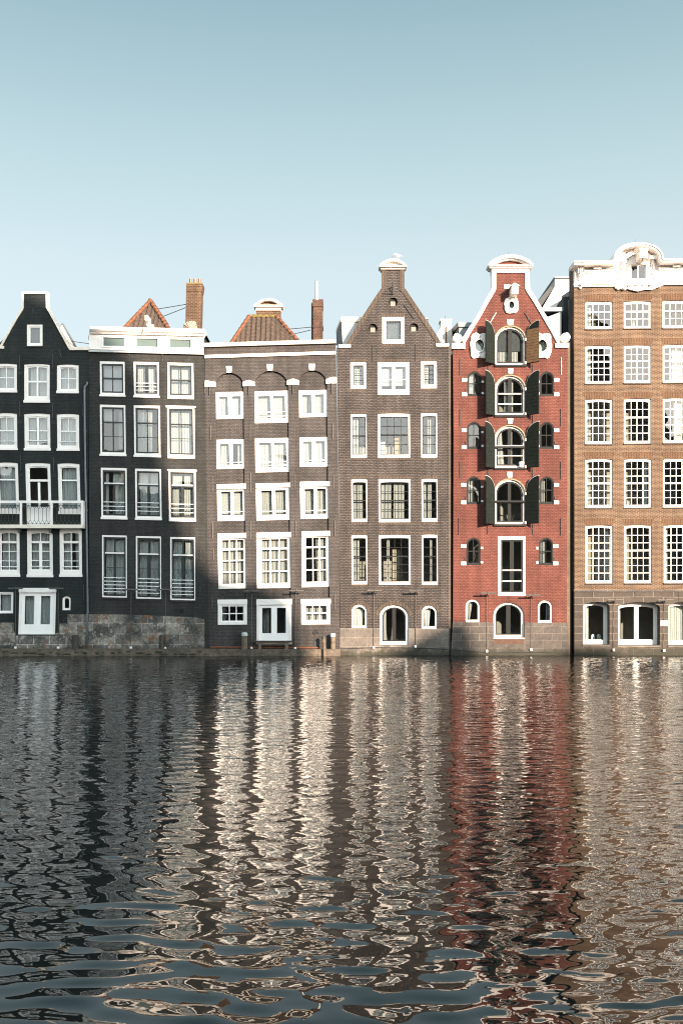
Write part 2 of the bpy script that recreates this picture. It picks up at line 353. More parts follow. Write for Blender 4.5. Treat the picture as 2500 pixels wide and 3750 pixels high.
def window(h, r, f=8, arch=None, fm='white_paint', sm='white_sash', sash=3.5, cols=(.5,), rows=(.5,), bar=2.4, fd=-.03, fthick=.12,
           curtains=((0, 1),), cm='curtain', rails=(), rm='white_sash', sill=None, lintel=None, name='window', panel=0, slope=None, lean=None,
           holes=None, label=None, cd=None, pinch=0, handle=False, sill_mat=None, mullmat=None):
    slope = h.slope if slope is None else slope; lean = h.lean if lean is None else lean
    x0, y0, x1, y1 = r; c = ((x0 + x1) / 2, (y0 + y1) / 2)
    fl, ft, fr, fb = f if isinstance(f, tuple) else (f, f, f, f)
    sk = lambda p: skew(p, c, slope, lean)
    outer = outline(x0, y0, x1, y1, arch)
    (h.holes if holes is None else holes).append(sk(outer))
    g = .6
    def arch_in(dt, l, rr):
        if not arch: return None
        if arch[0] == 'ell': return ('ell', max(3, arch[1] - dt * .55 if arch[1] < (x1 - x0) * .45 else arch[1] - (l + rr) / 2))
        return arch
    big = outline(x0 - g, y0 - g, x1 + g, y1 + g, arch)
    a1 = arch_in(ft, fl, fr); i1 = (x0 + fl, y0 + ft, x1 - fr, y1 - fb)
    mb = MB().ring(w2(sk(big)), w2(sk(outline(*i1, a1))), fd, fd - fthick)
    if sill:                                           # (height px, overhang px, projection m)
        hh, ov, pr = sill
        mb.prism(w2(sk([(x0 - ov, y1 + 1), (x1 + ov, y1 + 1), (x1 + ov, y1 - hh), (x0 - ov, y1 - hh)])), max(fd, 0) + pr, fd - .02)
    if lintel:
        hh, ov, pr = lintel
        mb.prism(w2(sk([(x0 - ov, y0 + hh), (x1 + ov, y0 + hh), (x1 + ov, y0 - .5), (x0 - ov, y0 - .5)])), max(fd, 0) + pr, fd - .02)
    win = mb.build(name, fm, h.t)
    if label: win['label'] = label
    # sash with its bars
    s = sash; i2 = (i1[0] + s, i1[1] + s, i1[2] - s, i1[3] - s)
    a2 = a1 and (('ell', max(3, a1[1] - s * (1 if a1[1] > (i1[2] - i1[0]) * .4 else .5))) if a1[0] == 'ell' else a1)
    sd = fd - .045; gd = sd - .03
    mb = MB().ring(w2(sk(outline(i1[0] - .5, i1[1] - .5, i1[2] + .5, i1[3] + .5, a1))), w2(sk(outline(*i2, a2))), sd, sd - .05)
    gx0, gy0, gx1, gy1 = i2; gw = gx1 - gx0; gh = gy1 - gy0
    def top_at(x):
        if not a2: return gy0
        cx = (gx0 + gx1) / 2; t = min(1, abs(x - cx) / (gw / 2))
        return gy0 + (a2[1] - a2[1] * math.sqrt(1 - t * t) if a2[0] == 'ell' else a2[1] * t * t)
    def span(y):
        if not a2 or y >= gy0 + a2[1]: return gx0, gx1
        cx = (gx0 + gx1) / 2; t = (y - gy0) / a2[1]
        k = math.sqrt(max(0, 1 - (1 - t) ** 2)) if a2[0] == 'ell' else math.sqrt(max(0, t))
        return cx - gw / 2 * k, cx + gw / 2 * k
    py1 = gy1 - panel * gh
    def vb(mb, q, w, ya, yb, dd):
        x = gx0 + gw * q; ta = max(gy0 + gh * ya, top_at(x) - .3)
        mb.prism(w2(sk([(x - w / 2, gy0 + gh * yb), (x + w / 2, gy0 + gh * yb), (x + w / 2, ta), (x - w / 2, ta)])), sd + dd, sd - .04)
    def hb(mb, q, w, dd):
        y = gy0 + gh * q; xa, xb = span(y)
        mb.prism(w2(sk([(xa - .2, y + w / 2), (xb + .2, y + w / 2), (xb + .2, y - w / 2), (xa - .2, y - w / 2)])), sd + dd, sd - .042)
    for q in cols:
        q = q if isinstance(q, tuple) else (q, bar)
        vb(mb, q[0], q[1], q[2] if len(q) > 2 else 0, q[3] if len(q) > 3 else 1, .003 if q[1] < 5 else .012)
    tb = None
    for q in rows:
        q = q if isinstance(q, tuple) else (q, bar)
        if len(q) > 2:                                 # a transom in the frame's own paint
            tb = tb or MB(); hb(tb, q[0], q[1], .03)
        else: hb(mb, q[0], q[1], -.001 if q[1] < 4 else .016)
    if panel:
        mb.prism(w2(sk([(gx0 - .3, gy1 + .3), (gx1 + .3, gy1 + .3), (gx1 + .3, py1), (gx0 - .3, py1)])), sd - .008, sd - .04)
        for q in ((.06, .44), (.56, .94)):
            ax, bx = gx0 + gw * q[0], gx0 + gw * q[1]; ph = (gy1 - py1)
            mb.ring(w2(sk(outline(ax, py1 + ph * .2, bx, gy1 - ph * .12))), w2(sk(outline(ax + 2, py1 + ph * .2 + 2, bx - 2, gy1 - ph * .12 - 2))), sd + .002, sd - .02)
    mb.build('door_leaves' if name == 'door' else 'sash', sm, win)
    if tb: tb.build('transom', fm, win)
    MB().prism(w2(sk(outline(gx0 - 1, gy0 - 1, gx1 + 1, gy1 + 1, a2))), gd, gd - .012).build('pane', 'window_glass', win)
    # what hangs behind the glass
    cd = cd if cd is not None else min(-h.wb - .07, gd - .12)
    zt = Z(gy0 - 3); zb = Z(py1 + 2)
    cx_off = lean * 0
    for q in curtains:
        a, b = q[0], q[1]; pin = q[2] if len(q) > 2 else pinch; mt = q[3] if len(q) > 3 else cm
        mb = MB(); xa, xb = X(gx0 + gw * a - 1), X(gx0 + gw * b + 1)
        if 'blind' in mt:
            bot = q[2] if len(q) > 2 and q[2] else 1
            mb.box(xa - .05, xb + .05, cd, cd - .01, zt + (zb - zt) * bot, zt + .05); mb.build('blind', mt, win)
        else:
            pleats(mb, xa, xb, zb - .05, zt + .05, cd, pinch=pin, side=-1 if b < .6 else 1 if a > .4 else 0, wl=random.uniform(.10, .16)); mb.build('curtain', mt, win, smooth=True, recalc=False)
    for q in rails:
        y = gy0 + gh * q
        p = [(gx0 - 3, y), (gx1 + 3, y)]; p = sk(p)
        MB().tube([(X(p[0][0]), -(fd + .03), Z(p[0][1])), (X(p[1][0]), -(fd + .03), Z(p[1][1]))], .022, 6).build('safety_rail', rm, win)
    if sill_mat:
        hh, ov, pr, mt = sill_mat
        MB().prism(w2(sk([(x0 - ov, y1 + hh), (x1 + ov, y1 + hh), (x1 + ov, y1 + .8), (x0 - ov, y1 + .8)])), pr, -.02).build('sill', mt, win)
    return win

def offset_line(pts, w):
    out = []
    for i, p in enumerate(pts):
        a = pts[max(i - 1, 0)]; b = pts[min(i + 1, len(pts) - 1)]
        def nrm(a, b):
            dx, dy = b[0] - a[0], b[1] - a[1]; l = math.hypot(dx, dy) or 1; return (-dy / l, dx / l)
        n1 = nrm(a, p) if i > 0 else nrm(p, b); n2 = nrm(p, b) if i < len(pts) - 1 else n1
        mx, my = n1[0] + n2[0], n1[1] + n2[1]; k = mx * n1[0] + my * n1[1]
        k = w / max(k, .45); out.append((p[0] + mx * k, p[1] + my * k))
    return out
def band(mb, line, a, b, d0, d1):                       # moulding that follows a polyline (pixels), from offset a to b below it
    return mb.strip(w2(offset_line(line, a), d0), w2(offset_line(line, b), d0), d0, d1)

def anchor(h, x, ya, yb, mat='iron', dx=0):
    mb = MB(); a = (X(x), -.035, Z(ya)); b = (X(x + dx), -.035, Z(yb)); mid = [(a[i] + b[i]) / 2 for i in range(3)]
    mb.tube([a, b], .02, 6); mb.blob(mid, (.035, .03, .06), 6, 4); mb.box(mid[0] - .012, mid[0] + .012, .035, -.02, mid[2] - .02, mid[2] + .02)
    mb.build('wall_anchor', mat, h.t)
def airbrick(h, x, y, n=4):
    mb = MB()
    for i in range(n):
        q = (i - (n - 1) / 2) * 4
        mb.pbox(x + q - .9, y - 6, x + q + .9, y + 6, .006, -.03)
    mb.build('air_vent', 'black_clad_and_shade', h.t)
def rosette(h, x, y, r, mat):
    mb = MB(); o = [(X(x) + r * math.cos(a), Z(y) + r * math.sin(a)) for a in [k * math.pi / 8 for k in range(16)]]
    i = [(X(x) + r * .7 * math.cos(a), Z(y) + r * .7 * math.sin(a)) for a in [k * math.pi / 8 for k in range(16)]]
    mb.ring(o, i, .05, -.02)
    for k in range(8):
        a = k * math.pi / 4; mb.tube([(X(x), -.02, Z(y)), (X(x) + r * .75 * math.cos(a), -.02, Z(y) + r * .75 * math.sin(a))], .014, 5)
    mb.blob((X(x), -.03, Z(y)), (.04, .03, .04)); mb.build('vent_cover', mat, h.t)
def shell(h, x0, x1, top, floors, wallmat, depth=10.0, inner=3.4, pads=.0):
    """party walls, rear wall and rooms of a house; pixels"""
    a, b = X(x0), X(x1); zt = Z(top)
    mb = MB(); wb = h.wb + .002
    mb.box(a, a + .2, -wb, -depth, -.6, zt); mb.box(b - .2, b, -wb, -depth, -.6, zt); mb.box(a + .2, b - .2, -depth + .25, -depth, -.6, zt)
    h.part(mb, 'party_wall', wallmat)
    mb = MB()
    mb.box(a + .2, b - .2, -inner, -inner - .15, -.4, zt - .05)
    for y in floors: mb.box(a + .2, b - .2, -wb, -inner, Z(y) - .12, Z(y) + .12)
    h.part(mb, 'interior', 'interior')
    return a, b, zt
def header(h, x0, x1, y0, y1, mat, splay=8, name='brick_arch', slope=0):
    c = ((x0 + x1) / 2, (y0 + y1) / 2)
    MB().prism(w2(skew([(x0, y1), (x1, y1), (x1 + splay, y0), (x0 - splay, y0)], c, slope, 0)), .006, -.02).build(name, mat, h.t)
def scroll(mb, cx, cy, r, d0, turn=1, n=26):
    pts = []; rad = []
    for i in range(n):
        t = i / (n - 1); a = turn * (t * 3.6 * math.pi) + math.pi / 2; q = r * (1 - .85 * t)
        pts.append((X(cx) + q * math.cos(a), -d0, Z(cy) + q * math.sin(a))); rad.append(.055 * (1 - .5 * t))
    mb.tube(pts, rad, 6)
def flutter(mb, cx, cy, rx, ry, irx, iry, d0, d1, n=40, lob=6, amp=.09, p=3.2):
    """carved frame round an oval opening"""
    o = []; i = []
    for k in range(n):
        a = 2 * math.pi * k / n; c, s = math.cos(a), math.sin(a)
        q = (abs(c) ** p + abs(s) ** p) ** (-1 / p) * (1 + amp * math.cos(lob * a + .6) + amp * .4 * math.sin(11 * a))
        o.append((X(cx) + rx / S * q * c, Z(cy) + ry / S * q * s)); i.append((X(cx) + irx / S * c, Z(cy) + iry / S * s))
    mb.ring(o, i, d0, d1)
    rim = [(x, -d0 - .01, z) for x, z in i]; mb.tube(rim + rim[:1], .045, 6, False)
    for k in range(0, n, 5):
        (xa, za), (xb, zb) = o[k], i[k]; m = (xa * .62 + xb * .38, -d0 - .01, za * .62 + zb * .38)
        mb.blob(m, (.08, .05, .08), 6, 4)
        nx, nz = o[(k + 3) % n]; mb.tube([(m[0], -d0 - .015, m[2]), ((m[0] + nx) / 2 * 1.0, -d0 - .03, (m[2] + nz) / 2), (nx * .94 + xb * .06, -d0 - .01, nz * .94 + zb * .06)], [.05, .04, .02], 6)
def pantiles(mb, tl, tr, bl, br, ncol, nrow, amp=.05):
    """wavy tile sheet over a quad given by 3-D corners"""
    tl, tr, bl, br = map(Vector, (tl, tr, bl, br)); nrm = (tr - tl + br - bl).cross(bl - tl + br - tr).normalized()
    if nrm.y > 0: nrm = -nrm
    us = ncol * 8; vs = []; W0 = max((tr - tl).length, (br - bl).length)
    rows = []
    for j in range(nrow):
        rows += [(j / nrow, .0), ((j + .97) / nrow, .05)]
    for t, lift in rows:
        L = tl.lerp(bl, t); Rr = tr.lerp(br, t); w = (Rr - L).length
        for i in range(us + 1):
            p = L.lerp(Rr, i / us); xw = (p - bl).dot((br - bl).normalized()) / W0 * ncol
            ph = xw % 1.0; hgt = amp * (math.sin(2 * math.pi * ph) + .35 * math.sin(4 * math.pi * ph))
            vs.append(p + nrm * (hgt + lift))
    n = us + 1
    mb.add(vs, [(j * n + i, j * n + i + 1, (j + 1) * n + i + 1, (j + 1) * n + i) for j in range(len(rows) - 1) for i in range(us)])
def ridge(mb, a, b, r=.1, seg=.32):
    a, b = Vector(a), Vector(b); L = (b - a).length; n = max(2, int(L / seg))
    for k in range(n):
        mb.tube([a.lerp(b, k / n), a.lerp(b, (k + 1.02) / n)], [r * .86, r * 1.08], 8)

# ================================================================== the water and the ground
def build_water():
    dx, dy = .06, .03
    xs = np.concatenate([[-1500, -600, -250, -120, -70, -45, -32], np.arange(-22, 22.001, dx), [32, 45, 70, 120, 250, 600, 1500]])
    ys = np.concatenate([[-58.0], np.arange(-46.5, -.2, dy), [.4]])
    XX, YY = np.meshgrid(xs, ys)
    rng = np.random.default_rng(11)
    H = np.zeros_like(XX)
    def waves(n, l0, l1, slope, spread=math.pi, main=math.pi / 2):
        h = np.zeros_like(XX)
        for _ in range(n):
            L = math.exp(rng.uniform(math.log(l0), math.log(l1))); k = 2 * math.pi / L; a = main + rng.normal(0, spread)
            h += (slope * math.sqrt(2.0 / n) / k) * np.sin(k * (XX * math.cos(a) + YY * math.sin(a)) + rng.uniform(0, 6.283))
        return h
    calm = np.clip((YY + 44) / 20, 0, 1)                 # flatter water under the lee of the near quay
    wind = np.clip((XX + 2) / 8, 0, 1) * .6 + .7         # a breeze roughens the right-hand side
    chop = np.maximum(calm, np.clip((XX - 1.0) / 4, 0, 1) * .75)      # the breeze reaches right up to the near bank on the right
    H += waves(24, 1.0, 2.2, .011, .8)
    H += waves(44, .34, .70, .029, .42)
    H += waves(60, .22, .40, .046, .42) * (.18 + .82 * chop) * wind
    H += waves(80, .12, .24, .060, .50) * (.06 + .94 * chop ** 1.3) * wind
    fade = np.clip((24 - np.abs(XX)) / 3, 0, 1); H *= fade
    ny, nx = XX.shape
    co_ = np.stack([XX, YY, H], -1).reshape(-1, 3).astype(np.float32)
    idx = np.arange(ny * nx, dtype=np.int32).reshape(ny, nx)
    q = np.stack([idx[:-1, :-1], idx[:-1, 1:], idx[1:, 1:], idx[1:, :-1]], -1).reshape(-1)
    me = bpy.data.meshes.new('water'); nf = (ny - 1) * (nx - 1)
    me.vertices.add(ny * nx); me.vertices.foreach_set('co', co_.reshape(-1))
    me.loops.add(nf * 4); me.loops.foreach_set('vertex_index', q)
    me.polygons.add(nf); me.polygons.foreach_set('loop_start', np.arange(0, nf * 4, 4, dtype=np.int32))
    me.polygons.foreach_set('use_smooth', np.ones(nf, dtype=bool)); me.update(calc_edges=True)
    m, nt, b = new_mat('canal_water')
    b.inputs['Base Color'].default_value = (.006, .008, .007, 1); b.inputs['Roughness'].default_value = .01; b.inputs['IOR'].default_value = 1.44
    g = nt.nodes.new('ShaderNodeNewGeometry'); pos = g.outputs['Position']; sp = nt.nodes.new('ShaderNodeSeparateXYZ'); lin(nt, pos, sp.inputs[0])
    mpw = nt.nodes.new('ShaderNodeMapping'); mpw.inputs['Scale'].default_value = (.55, 1.15, 1); lin(nt, pos, mpw.inputs[0]); n1 = noise(nt, mpw.outputs[0], 8.0, 2, .5)
    bp = nt.nodes.new('ShaderNodeBump'); bp.inputs['Distance'].default_value = .012
    lin(nt, n1, bp.inputs['Height'])
    a1 = ramp(nt, sp.outputs[1], (-44, -26), (.03, .6)); a2 = ramp(nt, sp.outputs[0], (-3, 8), (.5, 1.0))
    mu = nt.nodes.new('ShaderNodeMath'); mu.operation = 'MULTIPLY'; lin(nt, a1, mu.inputs[0]); lin(nt, a2, mu.inputs[1])
    patch = ramp(nt, noise(nt, pos, .25, 2, .5), (.35, .65), (.5, 1.1))
    mu2 = nt.nodes.new('ShaderNodeMath'); mu2.operation = 'MULTIPLY'; lin(nt, mu.outputs[0], mu2.inputs[0]); lin(nt, patch, mu2.inputs[1])
    lin(nt, mu2.outputs[0], bp.inputs['Strength']); lin(nt, bp.outputs[0], b.inputs['Normal'])
    me.materials.append(m)
    o = bpy.data.objects.new('water', me); COL.objects.link(o); kind(o, 'structure')
build_water()
kind(MB().add([(-3000, -3000, -3), (3000, -3000, -3), (3000, 3000, -3), (-3000, 3000, -3)], [(0, 1, 2, 3)]).build('ground', 'bed_ground'), 'structure')
kind(MB().box(-1500, 1500, -12, -2000, -2.9, .8).build('street', 'paving'), 'structure')
kind(MB().box(-1500, 1500, 2000, 56, -2.9, 1.5).build('quay', 'paving'), 'structure')

# ================================================================== the far side of the square: an unseen building outlined to cast the shadow on the left houses
def opposite():
    k = SUN_DIR / -SUN_DIR.y; Yc = 70.0
    sh = [(-420, 700), (-60, 960), (110, 1085), (310, 1165), (400, 1240), (475, 1320), (525, 1430), (558, 1550), (592, 1700), (648, 1880), (712, 2030), (790, 2112),
          (960, 2140), (1060, 2190), (1100, 2300), (1120, 2460), (1575, 2460), (1600, 2300), (1690, 2275), (1722, 2330), (1760, 2430), (2080, 2440), (2100, 2370), (2230, 2375), (2290, 2460), (2700, 2470)]
    pts = [(X(x) + k.x * Yc, Z(y) + k.z * Yc) for x, y in sh]  # roofline is the wanted shadow edge carried back along the sun
    t = thing('shadow_building', 'tall unseen brick building behind the viewer, outlined to cast shade on the left houses', 'shadow_building', ((pts[0][0] + pts[-1][0]) / 2, -Yc, 1.5))
    outl = [(pts[0][0], 1.5)] + pts + [(pts[-1][0], 1.5)]
    MB().prism(outl, Yc, Yc + 14).build('wall', 'city_brick', t)
    rf = MB(); a = [(x, z + .02) for x, z in pts[1:11]]; rf.strip(a, [(x, z - .5) for x, z in a], Yc + .3 - .35, Yc - .05); rf.build('eaves', 'slate', t)
    x = -54.0; i = 0
    for w, hgt, lab in ((15, 14, 'low brick terrace on the far quay at the end of the row'), (13, 17, 'taller brick terrace on the far quay beside the low one'), (16, 12, 'lowest brick terrace in the middle of the far quay'), (14, 15, 'brick terrace on the far quay before the gap'), (12, 13, 'brick terrace on the far quay nearest the shadow-casting building')):
        b = thing('terrace', lab, 'building', (x + w / 2, -66, 1.5), 'buildings on the far quay behind the viewer')
        MB().box(x, x + w - .3, -66 * -1, 78, 1.5, 1.5 + hgt).build('wall', 'city_brick', b)
        MB().add([(x, -78, 1.5 + hgt), (x + w - .3, -78, 1.5 + hgt), (x + w - .3, -66, 1.5 + hgt), (x, -66, 1.5 + hgt), (x + .5, -72, 4 + hgt), (x + w - .8, -72, 4 + hgt)], [(0, 1, 5, 4), (2, 3, 4, 5), (3, 0, 4), (1, 2, 5), (0, 3, 2, 1)]).build('roof', 'slate', b)
        x += w
opposite()

# ================================================================== HOUSE 1: black neck gable with balcony
def house1():
    h = House('gabled_house', 'black brick house with white-edged neck gable, white windows and a balcony', -74, 324, .006, .013)
    G = dict(fm='white_paint', sm='white_sash')
    window(h, (98, 1187, 156, 1266), f=8, cols=(), rows=(), curtains=((0, .85, 0, 'blind'), (.85, 1, 0, 'curtain')), sill_mat=(5, 0, .05, 'dark_sash'), slope=0, lean=0)
    A = ('seg', 3)
    for x0, y0, x1, y1 in ((-19, 1331, 62, 1436), (208, 1334, 288, 1439)):
        window(h, (x0, y0, x1, y1), f=(10, 9, 8, 13), arch=A, sill=(8, 1.5, .05), cols=(.5,), rows=(.5,), cm='sheer', lean=0)
    window(h, (88, 1332, 182, 1473.6), f=(9, 6, 7, 19), arch=A, sash=5, cols=((.5, 6),), rows=((.5, 6),), sill=(8, 1.5, .05), curtains=((.08, .47), (.53, .96)), cm='sheer', lean=0)
    for x0, y0, x1, y1 in ((-17, 1512, 63, 1647), (208.5, 1515, 290, 1650)):
        window(h, (x0, y0, x1, y1), f=(10, 12, 10, 16), arch=A, sill=(7, 1.5, .05), cols=((.5, 2.4, 0, .47),), rows=((.48, 4),), rails=(.88,), curtains=((0, .62), (.66, 1)), cm='sheer')
    window(h, (89, 1513.5, 184, 1649), f=(10, 11, 8, 17), arch=A, sash=4, cols=((.5, 8),), rows=((.48, 3),), sill=(8, 1.5, .05), rails=(.86,), curtains=((0, .3), (.45, .98)), cm='sheer')
    for x0, y0, x1, y1 in ((-14, 1693, 68, 1881), (213, 1696, 293.5, 1882)):
        window(h, (x0, y0, x1, y1), f=(9, 12, 9, 16), arch=A, rows=((.31, 5),), cols=(), sill=(9, 1.5, .05), cm='sheer', slope=.01, lean=.028)
    window(h, (95, 1695, 187, 1924), f=(10, 12, 8, 5), arch=A, name='door', cols=((.5, 8, .27, 1),), rows=((.235, 8, 1),), panel=.29, sash=4, curtains=(), lean=.028)
    for x0, x1, cu in ((-9, 72, ((0, .45, .2), (.5, 1))), (218, 300, ((0, .48), (.72, 1, .2)))):
        window(h, (x0, 1936, x1, 2112), f=(10, 12, 9, 22), arch=A, rows=((.25, 8, 1), (.5, 2.4), (.76, 2.4)), cols=(.5,), sill=(9, 1.5, .05), rails=(.92,), curtains=cu, cm='sheer', slope=.004, lean=.008)
    window(h, (99, 1936, 193.5, 2113), f=(11, 12, 9, 24), arch=A, rows=((.25, 8, 1), (.5, 2.4), (.76, 2.4)), cols=((.5, 3, 0, .25), (.5, 10, .25, 1)), sash=4, sill=(9, 1.5, .05), rails=(.92,), curtains=((0, .47), (.53, 1)), cm='sheer', slope=.004, lean=.008)
    window(h, (-10, 2168, 48.5, 2246.5), f=6, cols=(), rows=(), cm='sheer', lean=-.01, slope=0)
    dr = window(h, (70, 2154, 203, 2323), f=(8, 17, 8, 3), name='door', lintel=(16, 2, .05), cols=((.5, 24),), rows=(), panel=.17, sash=12, cm='sheer', curtains=((0, .95), ), fd=.01, lean=-.025, slope=0)
    window(h, (228.5, 2184, 258.5, 2235), f=5, arch=('seg', 7), sash=2, cols=(), rows=(), curtains=(), lean=-.01, slope=0)
    gable = [(325, 1281), (253, 1276), (214, 1204), (190, 1160), (176, 1132), (172, 1126), (172, 1072), (83, 1072), (83, 1126), (78, 1132), (60, 1160), (36, 1201), (0, 1265), (-15, 1268), (-82, 1268)]
    h.part(wall_mb([(-70, 2395), (328, 2395)] + gable, h.holes, 0, h.wb), 'wall', 'black_brick')
    edge = [(-82, 1266), (-14, 1266), (2, 1262), (34, 1203), (58, 1162), (78, 1130), (80, 1124), (80, 1068), (174, 1068), (174, 1124), (178, 1130), (194, 1158), (218, 1202), (255, 1270), (258, 1270.5), (325.5, 1271)]
    mb = MB(); band(mb, edge, -1, 6.5, .06, -.3); h.part(mb, 'gable_coping', 'old_white')
    mb = MB().pbox(-82, 1266, 14, 1276, .07, -.3); mb.pbox(253, 1270.5, 325.5, 1281, .075, -.3); h.part(mb, 'shoulder_ledge', 'old_white')
    h.part(MB().prism(w2([(-40, 1283), (238, 1283), (127, 1115)]), -.26, -1.4), 'roof', 'slate')
    # white dormer cheek that catches the sun behind the gable
    d = -2.0; mb = MB().prism(w2([(200, 1286), (283, 1286), (228, 1186), (196, 1238)], d), d, d - .25); dm = h.part(mb, 'dormer', 'white_paint')
    mb = MB(); mb.strip(w2([(290, 1287), (228, 1181), (192, 1238)], d), w2([(285, 1287), (228, 1187), (196, 1241)], d), d + .05, d - .3); mb.build('flashing', 'zinc', dm)
    shell(h, -72, 323, 1284, (1300, 1490, 1672, 1925, 2136, 2350), 'black_brick')
    # stone plinth of big blocks
    mb = wall_mb([(-70, 2376), (326, 2376), (326, 2250), (248, 2250), (248, 2283), (220, 2284), (219, 2317), (205, 2318), (205, 2328), (56, 2328), (56, 2317), (52, 2316), (52, 2280), (-70, 2280)], h.holes, .06, .07)
    h.part(mb, 'plinth', 'rubble_stone')
    rosette(h, 242, 2274, .15, 'black_clad_and_shade')
    for x, a, b in ((73, 1300, 1352), (192, 1297, 1350), (73, 1470, 1527), (193, 1478, 1530), (303, 1480, 1524), (77, 1665, 1724), (197, 1675, 1728), (305, 1680, 1732), (307, 2140, 2200)): anchor(h, x, a, b)
    anchor(h, 216, 1281, 1310, dx=10); anchor(h, 122, 1128, 1150)
    for x, y in ((73, 1365), (192, 1367), (73, 1545), (195, 1546), (77, 1738), (197, 1738)): airbrick(h, x, y)
    # drainpipe on the party line
    pp = [(321, 1399), (320.5, 1408), (313, 1416), (311, 1428), (312, 1560), (314, 1720), (317, 1850), (319.5, 1990), (322, 2160), (323, 2240), (320, 2260), (319, 2374)]
    mb = MB().tube([(X(x), -.09, Z(y)) for x, y in pp], .055, 8)
    pipe = h.part(mb, 'drainpipe', 'zinc', smooth=True)
    for x, y in ((311, 1434), (313, 1580), (315, 1724), (319, 1870), (320.5, 2014), (322, 2160), (323, 2243), (319.5, 2322)):
        MB().tube([(X(x), -.09, Z(y) - .03), (X(x), -.09, Z(y) + .03)], .075, 8).build('pipe_collar', 'zinc', pipe)
    # balcony
    bd = .45; Y0, Y1 = 1834, 1932
    b = MB().pbox(-90, 1921, 304, 1934, bd, 0, bd).build('balcony', 'old_white', h.t)
    mb = MB().pbox(-90, 1833, 304, 1842, bd, bd - .12, bd); mb.box(X(304, bd) - .12, X(304, bd), bd - .12, 0, Z(1842, bd), Z(1833, bd)); mb.build('handrail', 'white_paint', b)
    for x in (-28, 76, 188.5, 300):
        MB().pbox(x - 4, 1842, x + 4, 1921, bd - .005, bd - .1, bd).build('post', 'white_paint', b)
    mb = MB().box(X(304, bd) - .1, X(304, bd), .12, .02, Z(1921, bd), Z(1842, bd)); mb.build('post', 'white_paint', b)
    for xa, xb in ((-24, 72), (80, 184.5), (192.5, 296)):
        mb = MB(); n = 7; st = (xb - xa) / n; dd = bd - .05; T = lambda x, y: (X(x, bd), -dd, Z(y, bd)); r = .011
        mb.tube([T(xa, 1850), T(xb, 1850)], r, 5); mb.tube([T(xa, 1918), T(xb, 1918)], r, 5)
        for k in range(n + 1):
            x = xa + st * k
            if k < n:
                m_ = x + st / 2
                for q in (x, x + st):
                    mb.tube([T(m_, 1851), T(q, 1863)], r, 5); mb.tube([T(q, 1904), T(m_, 1917)], r, 5)
                mb.blob(T(m_, 1917), (.03, .02, .03), 6, 4); mb.blob(T(m_, 1851), (.03, .02, .03), 6, 4)
            mb.tube([T(x, 1863), T(x, 1904)], r, 5)
        mb.build('railing_panel', 'iron', b)
    for x in (77, 189):
        MB().prism([(X(x) - .06, Z(1952)), (X(x) + .06, Z(1952)), (X(x) + .06, Z(1934)), (X(x) - .06, Z(1934))], .3, 0).build('bracket', 'iron', b)
house1()

